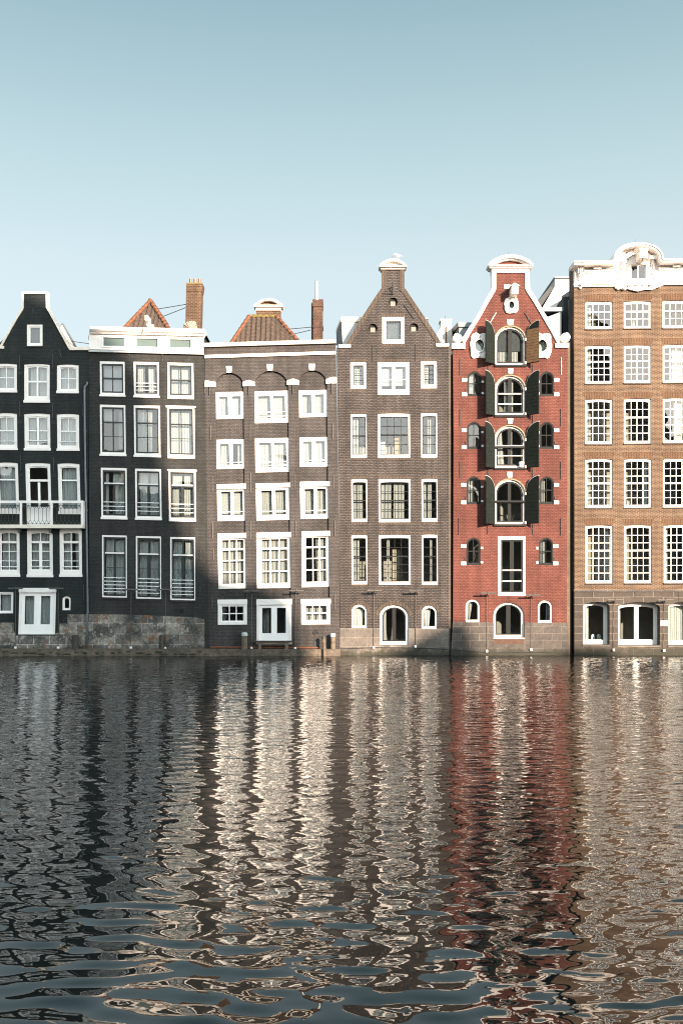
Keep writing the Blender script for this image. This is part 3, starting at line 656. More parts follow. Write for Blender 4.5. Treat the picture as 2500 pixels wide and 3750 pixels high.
# ================================================================== HOUSE 2: black house with white attic cornice
def house2():
    h = House('cornice_house', 'black brick house with a deep white attic cornice, dark sashes and red hipped roof', 325, 755, .021, .011)
    Kw = dict(sm='dark_sash', sash=6, f=(6, 9, 6, 13), fd=-.01)
    window(h, (366, 1323, 457, 1451), cols=((.5, 3),), rows=((.5, 6),), sill=(6, 2.5, .05), curtains=((0, 1, .0, 'white_blind'),), **Kw)
    window(h, (490, 1325, 581.5, 1455), cols=((.5, 9),), rows=(), rails=(.66, .79, .93), sill=(6, 2.5, .05), curtains=((0, .42), (.55, .9, .15)), **Kw)
    window(h, (614, 1328, 708.6, 1460), cols=((.5, 3),), rows=((.5, 6),), sill=(6, 1, .05), curtains=((0, .49), (.51, 1)), **Kw)
    window(h, (366.5, 1482, 460, 1669), cols=((.5, 3.5),), rows=((.32, 5), (.66, 2)), sill=(6, 2.5, .05), curtains=((0, .46, .28, 'white_blind'), (.76, 1, .0)), **Kw)
    window(h, (490.5, 1484.5, 587, 1673), cols=((.5, 3.5),), rows=((.32, 5), (.66, 2)), sill=(6, 2, .05), curtains=((0, .47), (.5, .7)), **Kw)
    window(h, (613, 1487, 713, 1678), cols=((.5, 3),), rows=((.33, 5), (.66, 2)), sill=(6, 0, .05), lintel=(6, 4, .06), curtains=((0, .49), (.51, 1)), **Kw)
    window(h, (370, 1713, 465, 1901), cols=((.5, 7, .3, 1),), rows=((.27, 4, 1), (.305, 4)), rails=(.72, .82, .92), sill=(6, 1.5, .05), curtains=((0, .16), (.4, 1)), cm='sheer', **Kw)
    window(h, (495, 1716.5, 591, 1903.5), cols=((.5, 8, .3, 1),), rows=((.27, 4, 1), (.305, 4)), rails=(.72, .82, .92), sill=(6, 1.5, .05), curtains=((.03, .43, .0), (.58, 1)), cm='sheer', **Kw)
    window(h, (618, 1720, 717, 1909), cols=((.5, 9, .3, 1),), rows=((.27, 5, 1), (.305, 4)), rails=(.72, .82, .92), sill=(6, 0, .05), lintel=(6, 4, .06), curtains=((0, .42), (.56, 1)), **Kw)
    K4 = dict(sm='dark_sash', sash=6, f=(5, 7, 4, 5), fd=-.01, lean=.002, cm='sheer', rails=(.70, .765, .83, .895, .955), sill_mat=(8, 1, .04, 'umber_brick'))
    window(h, (373.5, 1960, 464.5, 2188), cols=((.5, 5, 0, .28), (.5, 9, .28, 1)), rows=((.255, 5, 1), (.285, 4), (.52, 2), (.735, 2)), curtains=((0, .48), (.52, 1)), **K4)
    window(h, (497.5, 1963.5, 590, 2193), cols=((.5, 5, 0, .28), (.5, 12, .28, 1)), rows=((.255, 5, 1), (.285, 4), (.52, 2), (.735, 2)), curtains=((0, .46), (.54, 1)), **K4)
    window(h, (623, 1967, 715, 2198), cols=((.5, 6, 0, .28), (.5, 12, .28, 1)), rows=((.255, 5, 1), (.285, 4), (.52, 2)), curtains=((0, .44), (.6, .93)), **K4)
    out = [(323, 2395), (766, 2395), (764, 2250), (760, 1990), (754, 1600), (748, 1290), (745, 1240), (330, 1230), (325, 1283)]
    h.part(wall_mb(out, h.holes, 0, h.wb), 'wall', 'umber_brick')
    # attic cornice with three low windows
    holes = [[(380, 1268), (455.5, 1270), (455.5, 1238.5), (380, 1236.5)], [(501.5, 1271), (577, 1273), (577, 1241.7), (501.5, 1239.7)], [(622, 1274), (698, 1276), (698, 1245), (622, 1243)]]
    c = h.part(wall_mb([(328, 1280), (745.5, 1291), (746.5, 1215), (328, 1207)], holes, .10, .12), 'attic_cornice', 'white_paint')
    line = [(326.5, 1194), (748, 1204)]
    mb = MB(); band(mb, line, 0, 11, .42, -.4); band(mb, line, 11, 15, .36, -.2); band(mb, line, 15, 19, .28, -.2); band(mb, line, 19, 27, .16, -.2); mb.build('cornice_moulding', 'white_paint', c)
    mb = MB()
    for i in range(104):
        x = 330 + i * 4; y = 1194 + (x - 326.5) * .0237
        mb.pbox(x, y + 19.5, x + 2, y + 26, .24, .14)
    mb.build('dentil_row', 'white_paint', c)
    mb = MB(); band(mb, [(324.5, 1280.5), (746.5, 1291)], 0, 6.5, .14, -.05); mb.build('gutter_ledge', 'zinc_white', c)
    for hl in holes:
        x0, y0, x1, y1 = hl[0][0], hl[3][1], hl[1][0], hl[0][1]; cc = ((x0 + x1) / 2, (y0 + y1) / 2); sk = lambda p: skew(p, cc, .024, 0)
        w = MB().ring(w2(sk(outline(x0 - 6, y0 - 4, x1 + 6, y1 + 6))), w2(sk(outline(x0 - .5, y0 - .5, x1 + .5, y1 + .5))), .125, -.02).build('attic_window', 'white_paint', c)
        w_ = MB().prism(w2(sk(outline(x0 - 1, y0 - 1, x1 + 1, y1 + 2))), .02, .0); w_.build('attic_panel', 'teal_panel', c)
    a, b, zt = shell(h, 326, 745, 1206, (1297, 1468, 1697, 1935, 2216, 2370), 'black_brick')
    h.part(MB().box(a, b, -h.wb, -10, Z(1206) - .3, Z(1206) - .02), 'flat_roof', 'flat_roof')
    # hipped tile roof behind the parapet
    d0, d1 = -1.3, -3.2
    T = lambda x, y, d: (X(x, d), -d, Z(y, d))
    ap = T(551, 1106, d1); bl = T(449, 1212, d0); br = T(624, 1216, d0)
    ap2 = (ap[0] + .02, ap[1] + 5, ap[2])
    core = MB().add([bl, br, ap, ap2, (bl[0], bl[1] + 8, bl[2]), (br[0], br[1] + 8, br[2])], [(0, 1, 2), (0, 2, 3, 4), (1, 5, 3, 2), (4, 3, 5), (0, 4, 5, 1)]); r = h.part(core, 'roof', 'tile_brown')
    mb = MB(); pantiles(mb, (ap[0] - .05, ap[1] - .03, ap[2] + .02), (ap[0] + .05, ap[1] - .03, ap[2] + .02), (bl[0], bl[1] - .03, bl[2]), (br[0], br[1] - .03, br[2]), 10, 9); mb.build('roof_tiles', 'tile_brown', r, smooth=True, recalc=False)
    for a_, b_ in (((bl[0], bl[1] - .05, bl[2] + .03), (ap[0], ap[1] - .05, ap[2] + .06)), ((br[0], br[1] - .05, br[2] + .03), (ap[0], ap[1] - .05, ap[2] + .06)), ((ap[0], ap[1] - .2, ap[2] + .07), (ap2[0], ap2[1], ap2[2] + .07))):
        mb = MB(); ridge(mb, a_, b_, .12); mb.build('ridge_tiles', 'tile_orange', r, smooth=True)
    # chimney
    d = -2.6; q = lambda x, y: (X(x, d), Z(y, d))
    mb = MB().prism([q(677, 1230), q(733, 1230), q(737, 1066), q(681.5, 1066)], d, d - .75)
    mb.prism([q(681, 1066.5), q(738, 1066.5), q(740.5, 1050), q(681.7, 1050)], d + .03, d - .78); mb.prism([q(681.7, 1050), q(740.5, 1050), q(741.3, 1037), q(681.7, 1037)], d + .05, d - .8)
    ch = h.part(mb, 'chimney', 'chimney_brick')
    for x in (695.5, 711.5, 728):
        MB().tube([(X(x, d), -d + .3, Z(1038, d)), (X(x, d), -d + .3, Z(1015, d))], .085, 10).build('chimney_pot', 'copper', ch)
    MB().box(X(681, d), X(741, d), d + .06, d - .81, Z(1041, d), Z(1036, d)).build('moss_cap', 'moss', ch)
    for a_, b_ in (((577, 1131), (680, 1114)), ((592, 1160), (679, 1126))):
        MB().tube([T(*a_, d - .2), T(*b_, d - .2)], .022, 6).build('stay_rod', 'iron', ch)
    # ribbed canvas cover leaning against the chimney foot
    mb = MB(); c0 = T(700, 1203, -2.0); n = 9; vs = [T(692, 1176, -2.0)]; 
    arc = [T(668, 1203, -2.0), T(672, 1188, -1.9), T(680, 1179, -1.85), T(692, 1175.5, -1.8), T(706, 1175, -1.8), T(716, 1177, -1.85), T(719, 1190, -1.9), T(723, 1204, -2.0)]
    vs = arc + [(p[0], p[1] + .25, p[2]) for p in arc] + [T(696, 1204, -1.6)]
    mb.add(vs, [(i, i + 1, 16) for i in range(7)] + [(i, i + 8, i + 9, i + 1) for i in range(7)]); cv = h.part(mb, 'roof_cover', 'canvas')
    mb = MB()
    for p in arc: mb.tube([p, T(696, 1204, -1.62)], .015, 5)
    mb.build('rib', 'iron', cv)
    # hoisting beam on the cornice
    d = -.1; mb = MB().prism(w2([(531, 1171), (541, 1171), (556, 1190), (563, 1190), (563, 1197), (540, 1197)], d), .1, -.2); mb.pbox(530.5, 1153, 541, 1172, .55, -.3); hb = h.part(mb, 'hoist_beam', 'old_white')
    mb = MB().tube([(X(536, .5), -.5, Z(1172, .5)), (X(533, .5), -.5, Z(1190, .5)), (X(522, .5), -.46, Z(1200, .5)), (X(522, .5), -.46, Z(1214, .5)), (X(524, .5), -.46, Z(1219, .5)), (X(519, .5), -.46, Z(1221, .5)), (X(516.5, .5), -.46, Z(1214, .5))], .018, 6); mb.build('hoist_hook', 'iron', hb)
    mb = MB().tube([(X(228, -2), 2.1, Z(1243, -2)), (X(327), 1.0, Z(1243.5))], .018, 6); h.part(mb, 'stay_rod', 'copper')
    h.part(MB().pbox(324, 1228, 329, 1244, .02, -.3), 'rod_bracket', 'zinc')
    # rubble plinth
    top = [(749, 2376), (749, 2268), (720, 2262), (680, 2259.5), (606, 2257), (540, 2253), (450, 2251), (327, 2250)]
    h.part(wall_mb([(327, 2376)] + top, h.holes, .07, .08), 'plinth', 'rubble_stone')
    for x, y in ((473, 1350), (597, 1355), (474, 1509.6), (599, 1513), (477.5, 1741.6), (603.6, 1745), (480.6, 1988), (606, 1993)): airbrick(h, x, y)
    for x, a, b in ((473, 1290, 1322), (594, 1292, 1325), (733, 2010, 2050), (733, 2148, 2184), (749, 1400, 1440)): anchor(h, x, a, b)
    rosette(h, 665, 2238, .13, 'black_brick')
house2()

# ================================================================== HOUSE 3: charcoal house with arched bays and straight parapet
def house3():
    h = House('arcaded_house', 'charcoal brick house with straight white parapet, three arched bays and white keystones', 750, 1243, -.0225, .02, back=.35)
    Wm = dict(sm='white_sash', fd=-.10)
    bayh = []
    K = dict(holes=bayh, **Wm)
    # first storey under the arches
    window(h, (789, 1434.6, 893.5, 1531.6), f=(9, 10, 9, 9), sash=4, cols=((.5, 14),), rows=(), curtains=((0, .42), (.55, 1, 0, 'white_blind')), **K)
    window(h, (931, 1431, 1056.8, 1546.5), f=(10, 12, 9, 11), sash=4, cols=((.5, 10),), rows=(), rails=(.72, .9), curtains=((0, .44), (.54, 1)), **K)
    window(h, (1093.6, 1427.7, 1198.5, 1525), f=(9, 10, 9, 9), sash=4, cols=((.5, 12),), rows=(), curtains=((0, .2), (.28, .38), (.6, 1)), **K)
    window(h, (792, 1609, 898, 1715), f=(9, 10, 9, 10), sash=4, cols=((.5, 13),), rows=(), rails=(.9,), curtains=((.02, .38, .2), (.8, .95)), **K)
    window(h, (934.5, 1604, 1061, 1727), f=(10, 11, 9, 12), sash=4, cols=((.5, 10),), rows=(), rails=(.78, .92), curtains=((0, .46), (.56, .96)), **K)
    window(h, (1097, 1600.5, 1203, 1707), f=(9, 9, 9, 10), sash=4, cols=((.48, 14),), rows=(), rails=(.9,), curtains=((0, .42), (.56, .98)), **K)
    window(h, (795, 1773, 901.5, 1906), f=(9, 20, 8, 15), sash=5, cols=((.5, 11),), rows=(), lintel=(17, 0, .02), rails=(.86,), curtains=((0, 1, 0, 'white_blind'),), **K)
    window(h, (937.5, 1770, 1063.5, 1903.5), f=(14, 19, 12, 14), sash=5, cols=((.5, 12),), rows=(), lintel=(15, 0, .02), rails=(.86,), curtains=((0, .44, .12), (.56, 1)), **K)
    window(h, (1099, 1764, 1207.5, 1898), f=(11, 20, 9, 11), sash=5, cols=((.5, 11),), rows=(), lintel=(17, 0, .02), rails=(.86,), curtains=((0, .43), (.55, 1)), **K)
    R4 = dict(rows=((.215, 6), .47, .73), cols=(.345, .68), bar=3.4, lintel=(18, 0, .02), sash=3.5, lean=.006)
    window(h, (797.5, 1953.4, 902, 2155.5), f=(12, 20, 8, 14), curtains=((0, .3), (.34, .66), (.7, .95)), **R4, **K)
    window(h, (939, 1950.5, 1066, 2153), f=(15, 20, 11, 14), curtains=((0, 1),), **R4, **K)
    window(h, (1104, 1946, 1208.5, 2149), f=(12, 19, 11, 15), curtains=((.48, 1, .1),), **R4, **K)
    # ground storey flush with the outer wall
    g = dict(sm='white_sash', fd=-.01, slope=-.01, lean=0, lintel=(17, 1, .02))
    window(h, (797.5, 2196, 904.5, 2288), f=(12, 22, 11, 11), cols=(.34, .67), rows=(.5,), bar=3.4, curtains=((0, .12),), **g)
    window(h, (1103, 2194.5, 1209.5, 2286.5), f=(12, 21, 11, 12), cols=(.345, .68), rows=(.5,), bar=3.4, curtains=((0, 1),), **g)
    window(h, (939.5, 2194.5, 1067.5, 2349), f=(10, 22, 11, 2), name='door', cols=((.5, 21),), rows=(), panel=.16, sash=10, curtains=((0, .25), (.94, 1)), cd=-.6, sm='white_sash', fd=-.01, slope=-.01, lean=0, lintel=(20, 1, .02))
    ln = .02
    def bay(x0, x1, crown, spring):
        y1 = 2190; c = (0, 1500); lx = lambda x, y: x + .0145 * (y - 1500)
        n = 16; cx = (x0 + x1) / 2; hw = (x1 - x0) / 2
        arc = [(cx + hw * math.cos(math.pi * i / n), spring - (spring - crown) * math.sin(math.pi * i / n)) for i in range(n + 1)]
        return [(lx(x0, y1), y1 + 1), (lx(x1, y1), y1 - 1.5)] + [(lx(x1, 1800), 1800)] + arc + [(lx(x0, 1800), 1800)]
    bays = [bay(789.5, 891.5, 1365, 1412), bay(931, 1055, 1358, 1413), bay(1094, 1197, 1356, 1405)]
    out = [(767, 2395), (1246, 2395), (1243, 1930), (1236, 1600), (1230, 1295), (1228, 1248), (750, 1260), (750, 1310), (754, 1600), (760, 1990), (764, 2250)]
    h.part(wall_mb(out, bays + h.holes, 0, .13), 'wall', 'charcoal_brick')
    # the recessed bay panels stand behind the outer wall
    inner = [(768, 2390), (1242, 2390), (1242, 2000), (1226, 1300), (756, 1310), (756, 1600), (764, 2100)]
    h.part(wall_mb(inner, bayh + [q for q in h.holes], -.132, .22), 'bay_panel', 'charcoal_brick')
    mb = MB(); band(mb, [(747.5, 1255.5), (1230, 1242)], 0, 13.5, .16, -.4); pc = h.part(mb, 'parapet_coping', 'old_white')
    mb = MB(); band(mb, [(748.5, 1299.6), (1228, 1285)], 0, 11.5, .09, -.02); h.part(mb, 'string_course', 'old_white')
    for x0, y0, x1, y1 in ((828, 1341, 849, 1365), (977, 1334, 999, 1358), (1130.5, 1333, 1153, 1356)):
        h.part(MB().prism(w2([(x0 + 2, y1), (x1 - 2, y1), (x1, y0), (x0, y0)]), .06, -.1), 'keystone', 'white_paint')
    for x0, xm, x1, yt, yk, yb in ((751, 768, 789.6, 1394, 1395, 1416.5), (889, 909.7, 932, 1399, 1391.5, 1414), (1050.6, 1072, 1094.5, 1394.5, 1386, 1409), (1193.5, 1213.5, 1232, 1389, 1381, 1404.5)):
        yl = yt; yr = yt + (5 if xm < 800 else -1 if xm < 1200 else -8)
        h.part(MB().prism(w2([(x0, yb), (x1, yb - 1), (x1, yr), (xm, yk), (x0, yl)]), .05, -.1), 'impost_block', 'white_paint')
    for x, a, b in ((768, 1396, 1447), (909.7, 1391, 1446), (1072, 1387, 1441), (1213.5, 1381, 1440)):
        mb = MB().tube([(X(x), -.075, Z(a)), (X(x), -.075, Z(b))], .02, 6); mb.box(X(x) - .02, X(x) + .02, .07, -.02, Z((a + b) / 2) - .02, Z((a + b) / 2) + .02); mb.build('wall_anchor', 'iron', h.t)
    for x, a, b in ((770.6, 1557, 1612), (916, 1557, 1616), (1077, 1548, 1607), (1218, 1550, 1609), (777, 1742, 1800), (918, 1733, 1804), (1080.5, 1736, 1790), (1222.7, 1735, 1790), (778.5, 1917, 1974), (918.7, 1907, 1976), (1081.6, 1905, 1965), (1225.5, 1905, 1962), (783, 2012, 2050), (1226, 2177, 2232), (777, 2175, 2228)): anchor(h, x, a, b, 'lamp_metal')
    for x, y in ((911.8, 1459), (1075.7, 1453), (916, 1628), (1078, 1620.5), (918.7, 1816.8), (1081.6, 1816), (920.8, 1993.7), (1085, 1994)): airbrick(h, x, y)
    rosette(h, 1157, 2315, .15, 'charcoal_brick')
    h.part(MB().pbox(939, 2351.5, 1068, 2360, .16, -.05), 'threshold', 'old_white')
    h.part(MB().pbox(1149, 2348, 1162.5, 2376, .02, -.06), 'drain_hatch', 'black_clad_and_shade')
    h.part(MB().tube([(X(770), -.1, Z(2370)), (X(1168), -.1, Z(2372))], .05, 8), 'drain_pipe', 'rust')
    a, b, zt = shell(h, 753, 1228, 1258, (1420, 1580, 1750, 1930, 2176, 2372), 'charcoal_brick')
    h.part(MB().box(a, b, -.14, -10, Z(1262) - .3, Z(1262) - .02), 'flat_roof', 'flat_roof')
    # tiled hip with a neck gable
    d0, d1 = -1.2, -2.6; T = lambda x, y, d: (X(x, d), -d, Z(y, d))
    tl, tr, bl, br = T(912, 1160, d1), T(1013, 1160, d1), T(843, 1264, d0), T(1099, 1259, d0)
    mb = MB().add([tl, tr, br, bl, (tl[0], tl[1] + 6, tl[2]), (tr[0], tr[1] + 6, tr[2]), (br[0], br[1] + 8, br[2]), (bl[0], bl[1] + 8, bl[2])], [(0, 1, 2, 3), (0, 4, 5, 1), (1, 5, 6, 2), (0, 3, 7, 4), (4, 7, 6, 5), (3, 2, 6, 7)]); r = h.part(mb, 'roof', 'tile_brown')
    mb = MB(); off = lambda p: (p[0], p[1] - .04, p[2] + .01)
    pantiles(mb, off(tl), off(tr), off(bl), off(br), 14, 8); mb.build('roof_tiles', 'tile_brown', r, smooth=True, recalc=False)
    for a_, b_ in ((bl, tl), (br, tr)):
        mb = MB(); ridge(mb, off(a_), off(b_), .12); mb.build('ridge_tiles', 'tile_orange', r, smooth=True)
    mb = MB()
    for i in range(26):
        t = i / 25; mb.blob((tl[0] + (tr[0] - tl[0]) * t, tl[1] - .07, tl[2] + .02 + random.uniform(-.05, .03)), (.09, .07, random.uniform(.05, .11)), 7, 5)
    mb.build('moss_growth', 'moss', r, smooth=True)
    d = -3.0
    ng = MB().pbox(938, 1136, 1026.5, 1190, d, d - .5, d); n_ = h.part(ng, 'neck_gable', 'chimney_brick')
    ys = lambda k, cx=983.3, hw=54, b=1121, c=1095: [(cx - hw + 2 * hw * i / 16, b - (b - c) * (1 - (2 * i / 16 - 1) ** 2)) for i in range(17)]
    MB().prism(w2([(938, 1122)] + [(x, y) for x, y in ys(0, 983.3, 44, 1122, 1100)] + [(1027, 1122)], d), d - .02, d - .5).build('tympanum', 'chimney_brick', n_)
    mb = MB(); mb.strip(w2(ys(0), d), w2(ys(0, 983.3, 42, 1121.5, 1103), d), d + .22, d - .5); mb.prism(w2([(930, 1126), (1037, 1126), (1037, 1119), (930, 1119)], d), d + .2, d - .5); mb.prism(w2([(937, 1137), (1028, 1137), (1028, 1126), (937, 1126)], d), d + .08, d - .5); mb.build('pediment', 'old_white', n_)
    d = -3.4
    mb = MB().prism(w2([(1146, 1262), (1181, 1262), (1181, 1105), (1147, 1105)], d), d, d - .9); mb.prism(w2([(1144, 1122), (1182, 1122), (1183, 1096), (1144, 1096)], d), d + .04, d - .95); mb.pbox(1144, 1192, 1183, 1197, d + .03, d - .93, d)
    # its flank runs back at an angle
    mb.add([T(1146.5, 1262, d - .01), T(1146.5, 1100, d - .01), T(1139.4, 1112, d - .95), T(1139.4, 1262, d - .95)], [(0, 1, 2, 3)])
    ch = h.part(mb, 'chimney', 'chimney_dark')
    MB().tube([T(1160, 1098, d - .3), T(1160, 1030, d - .3)], .07, 10).build('flue_pipe', 'plastic_white', ch)
    MB().tube([T(1153.5, 1100, d - .3), T(1154.5, 1026, d - .3)], .018, 6).build('aerial_rod', 'iron', ch)
    for a_, b_ in (((1053, 1205), (1142, 1197)), ((1069, 1224), (1137, 1208))): MB().tube([T(*a_, d - .2), T(*b_, d - .3)], .022, 6).build('stay_rod', 'iron', ch)
house3()

# ================================================================== HOUSE 4: grey brick neck gable
def house4():
    h = House('bare_gable_house', 'grey-brown brick house with plain neck gable, round gable windows and narrow side windows', 1244, 1643, -.004, .006)
    K = dict(sm='grey_sash', bar=1.7, sash=3, fd=-.02)
    wins = []
    window(h, (1399.6, 1159.6, 1481, 1257), f=(14, 15, 14, 15), cols=(), rows=(), curtains=((0, .35, 0, 'white_blind'),), cd=-1.2, lean=0, **K)
    window(h, (1283, 1326.5, 1340.4, 1423), f=(11, 10, 10, 12), cols=((.5, 2),), rows=(.25, .5, .75), curtains=((0, 1, 0, 'blind'),), **K)
    window(h, (1382.7, 1325, 1499.4, 1444), f=(11, 13, 11, 16), cols=((.5, 10),), rows=(.57,), curtains=((0, .45, .8, 'white_blind'), (.55, 1, .78, 'white_blind')), sm='white_sash', bar=2, sash=3, fd=-.02)
    window(h, (1540.5, 1323, 1599.3, 1421), f=(11, 10, 10, 13), cols=((.5, 3),), rows=(.25, .5, .75), curtains=((0, .45, .1, 'sheer'),), sm='grey_sash', bar=2, sash=3, fd=-.02)
    n = dict(f=(4.5, 10, 3.5, 11), arch=('seg', 1.2)); b = dict(f=(7, 10.5, 6, 11), arch=('seg', 1.5))
    def trio(y, cu, rr, rr2):
        window(h, (*y[0],), cols=(.5,), rows=rr, curtains=cu[0], **n, **K)
        window(h, (*y[1],), cols=(.25, .5, .75), rows=rr2, curtains=cu[1], **b, **K)
        window(h, (*y[2],), cols=(.5,), rows=rr, curtains=cu[2], **n, **K)
    trio(((1284, 1515.5, 1342.6, 1676), (1384, 1514, 1501, 1676), (1542, 1512.5, 1600.2, 1674.7)), (((0, .47),), (), ((.42, .66),)), (.25, (.5, 4), .75), (.24, (.48, 4.5), .74))
    trio(((1286.6, 1755, 1344.5, 1911), (1386, 1754, 1502.4, 1912), (1543.5, 1753.5, 1602, 1910)), (((0, .78),), ((.02, .38), (.48, .86)), ((0, .3), (.42, .66))), (.25, (.5, 4), .75), (.25, (.5, 4.5), .75))
    trio(((1287, 1960, 1344.5, 2139.6), (1386.7, 1959, 1503, 2141.7), (1544.5, 1958, 1602.5, 2142)), (((0, .48),), ((.22, .3),), ((.54, .68),)), (.21, (.425, 4), .62, .81), (.21, (.42, 4.5), .61, .80))
    a = dict(arch=('ell', 28), f=(8, 9, 7, 8), cols=(), rows=(), sm='grey_sash', fd=-.06, slope=0, lean=0)
    window(h, (1287, 2214, 1344, 2300), curtains=((0, .95, .2),), cm='sheer', sash=2, **a)
    window(h, (1543.4, 2217.6, 1600, 2302.4), curtains=((0, .6, .4),), cm='sheer', sash=2, **a)
    window(h, (1390, 2216, 1495.5, 2361.5), arch=('ell', 42), f=(9, 8, 9, 11), name='door', cols=((.5, 14),), rows=(), sm='grey_sash', sash=5, curtains=((0, .12),), fd=-.1, fthick=.2, slope=0, lean=0)
    h.part(MB().pbox(1446, 1596, 1473, 1668, -.75, -.95), 'cupboard', 'wood_panel'); h.part(MB().pbox(1392, 1606, 1412, 1668, -.75, -.8), 'notice_board', 'white_blind'); h.part(MB().pbox(1440, 2010, 1468, 2125, -1.0, -1.1), 'inner_door', 'cream_wall')
    gable = [(1643, 1267), (1616, 1258), (1590, 1216), (1540, 1142), (1495, 1075), (1486, 1061), (1480, 1056), (1479.5, 984), (1397, 984), (1397.5, 1056), (1390, 1064), (1360, 1108), (1310, 1186), (1266, 1262), (1240, 1270), (1232, 1274)]
    # round gable openings
    rounds = [(1438.8, 1105.7), (1365, 1201.5), (1514.7, 1199)]
    rh = [[(x + 16.5 * math.cos(k * math.pi / 12), y + 16.5 * math.sin(k * math.pi / 12)) for k in range(24)] for x, y in rounds]
    h.part(wall_mb([(1244, 2398), (1648, 2398), (1649.5, 1800), (1650, 1270)] + gable + [(1236, 1560), (1243, 1900)], h.holes + rh, 0, h.wb), 'wall', 'grey_brick')
    for (x, y), o in zip(rounds, rh):
        w = MB().ring(w2(outline(x - 14, y - 14, x + 14, y + 19)), w2(outline(x - 9.5, y - 6, x + 9.5, y + 12)), -.13, -.18).build('round_window', 'grey_sash', h.t)
        MB().prism(w2(outline(x - 17, y - 17, x + 17, y + 17)), -.185, -.2).build('back_board', 'grey_sash', w)
        MB().prism(w2(outline(x - 9, y - 5.5, x + 9, y + 11.5)), -.155, -.165).build('blind', 'old_grey', w)
        oo = [(x + 25 * math.cos(k * math.pi / 12), y + 25 * math.sin(k * math.pi / 12)) for k in range(24)]
        MB().ring(w2(oo), w2(o), .008, -.03).build('brick_ring', 'grey_brick', w)
    # raised raking edges
    mb = MB(); band(mb, [(1267, 1258), (1310, 1184), (1360, 1106), (1390, 1062), (1397, 1054), (1397, 986)], 0, 16, .035, -.04); h.part(mb, 'raking_edge', 'grey_header')
    mb = MB(); band(mb, [(1480, 986), (1480, 1054), (1487, 1060), (1496, 1074), (1541, 1141), (1591, 1215), (1616, 1256)], 0, 16, .035, -.04); h.part(mb, 'raking_edge', 'grey_header')
    h.part(MB().pbox(1239, 1260.6, 1283.6, 1272, .09, -.3), 'shoulder_block', 'white_paint'); h.part(MB().pbox(1597, 1256.6, 1643, 1267.5, .09, -.3), 'shoulder_block', 'white_paint')
    ys = lambda hw, b, c, cx=1438.3: [(cx - hw + 2 * hw * i / 16, b - (b - c) * (1 - (2 * i / 16 - 1) ** 2) ** .8) for i in range(17)]
    p = h.part(MB().prism(w2([(1397, 985)] + ys(42, 974, 953) + [(1480, 985)]), .04, -.5), 'pediment', 'white_paint')
    mb = MB(); mb.strip(w2(ys(51, 973, 946), .26), w2(ys(42, 974, 955), .26), .26, -.52); mb.pbox(1388, 971, 1488.5, 976.5, .22, -.52); mb.pbox(1394, 976.5, 1482, 985, .1, -.5); mb.build('pediment_moulding', 'old_white', p)
    MB().tube([(X(1437.5), .1, Z(948)), (X(1437.5), .1, Z(931))], .012, 5).build('lightning_rod', 'iron', p)
    mb = MB(); T = lambda x, y, d: (X(x, d), -d, Z(y, d))
    mb.tube([T(1439, 1033, .03), T(1439, 1077, .03)], .03, 6); mb.tube([T(1439, 1047, .03), T(1423, 1054, .5), T(1437.5, 1076, .03)], .028, 6); h.part(mb, 'hoist_bracket', 'iron')
    for x, a_, b_ in ((1363, 1261, 1319), (1520.5, 1260, 1319)): anchor(h, x, a_, b_)
    anchor(h, 1400.5, 1117, 1163, dx=-32); anchor(h, 1478.5, 1116, 1166, dx=36)
    for x0, x1, y in ((1283, 1340, 1326), (1540, 1600, 1323), (1284, 1342, 1515), (1542, 1600, 1512), (1286, 1345, 1755), (1543, 1602, 1753), (1287, 1345, 1960), (1544, 1603, 1958), (1383, 1499, 1325), (1384, 1501, 1514), (1386, 1503, 1754), (1387, 1503, 1959), (1400, 1481, 1160)):
        header(h, x0, x1, y - 11, y - 1.2, 'grey_header', 2)
    for x0, x1, y in ((1284, 1343, 1676), (1384, 1501, 1676), (1542, 1601, 1675), (1286, 1345, 1911), (1386, 1503, 1912), (1543, 1602, 1910), (1287, 1345, 2140), (1544, 1603, 2142), (1400, 1481, 1257), (1283, 1341, 1423), (1541, 1600, 1421)):
        header(h, x0, x1, y + 1.2, y + 9, 'grey_header', 0)
    def arch_ring(cx, y0, hw, ry, w):
        i_ = [(cx - hw * math.cos(math.pi * k / 14), y0 + ry - ry * math.sin(math.pi * k / 14)) for k in range(15)]
        o_ = [(cx - (hw + w) * math.cos(math.pi * k / 14), y0 + ry - (ry + w) * math.sin(math.pi * k / 14)) for k in range(15)]
        MB().strip(w2(o_), w2(i_), .007, -.03).build('brick_arch', 'grey_header', h.t)
    arch_ring(1315.5, 2213, 29, 28, 13); arch_ring(1571.5, 2216.5, 29, 28, 13); arch_ring(1442.7, 2215, 54, 42, 14)
    plt = wall_mb([(1244, 2404), (1643, 2404), (1643, 2302), (1244, 2300)], h.holes, .05, .06)
    h.part(plt, 'plinth', 'pale_stone')
    h.part(MB().tube([T(1248, 2376, .07), T(1380, 2372, .07), T(1520, 2373, .07), T(1640, 2377, .07)], .02, 5), 'cable', 'iron')
    h.part(MB().pbox(1642, 1268, 1650, 2301, .012, -.02), 'side_pier', 'pier_brick'); h.part(MB().pbox(1644, 1290, 1664, 2400, -.9, -1.2), 'gap_shade_wall', 'black_clad_and_shade')  # black slab behind the gap stands in for its deep shade
    h.part(MB().prism(w2([(1262, 1272), (1618, 1272), (1480, 1068), (1438, 1010), (1398, 1068)]), -.26, -10), 'roof', 'slate')
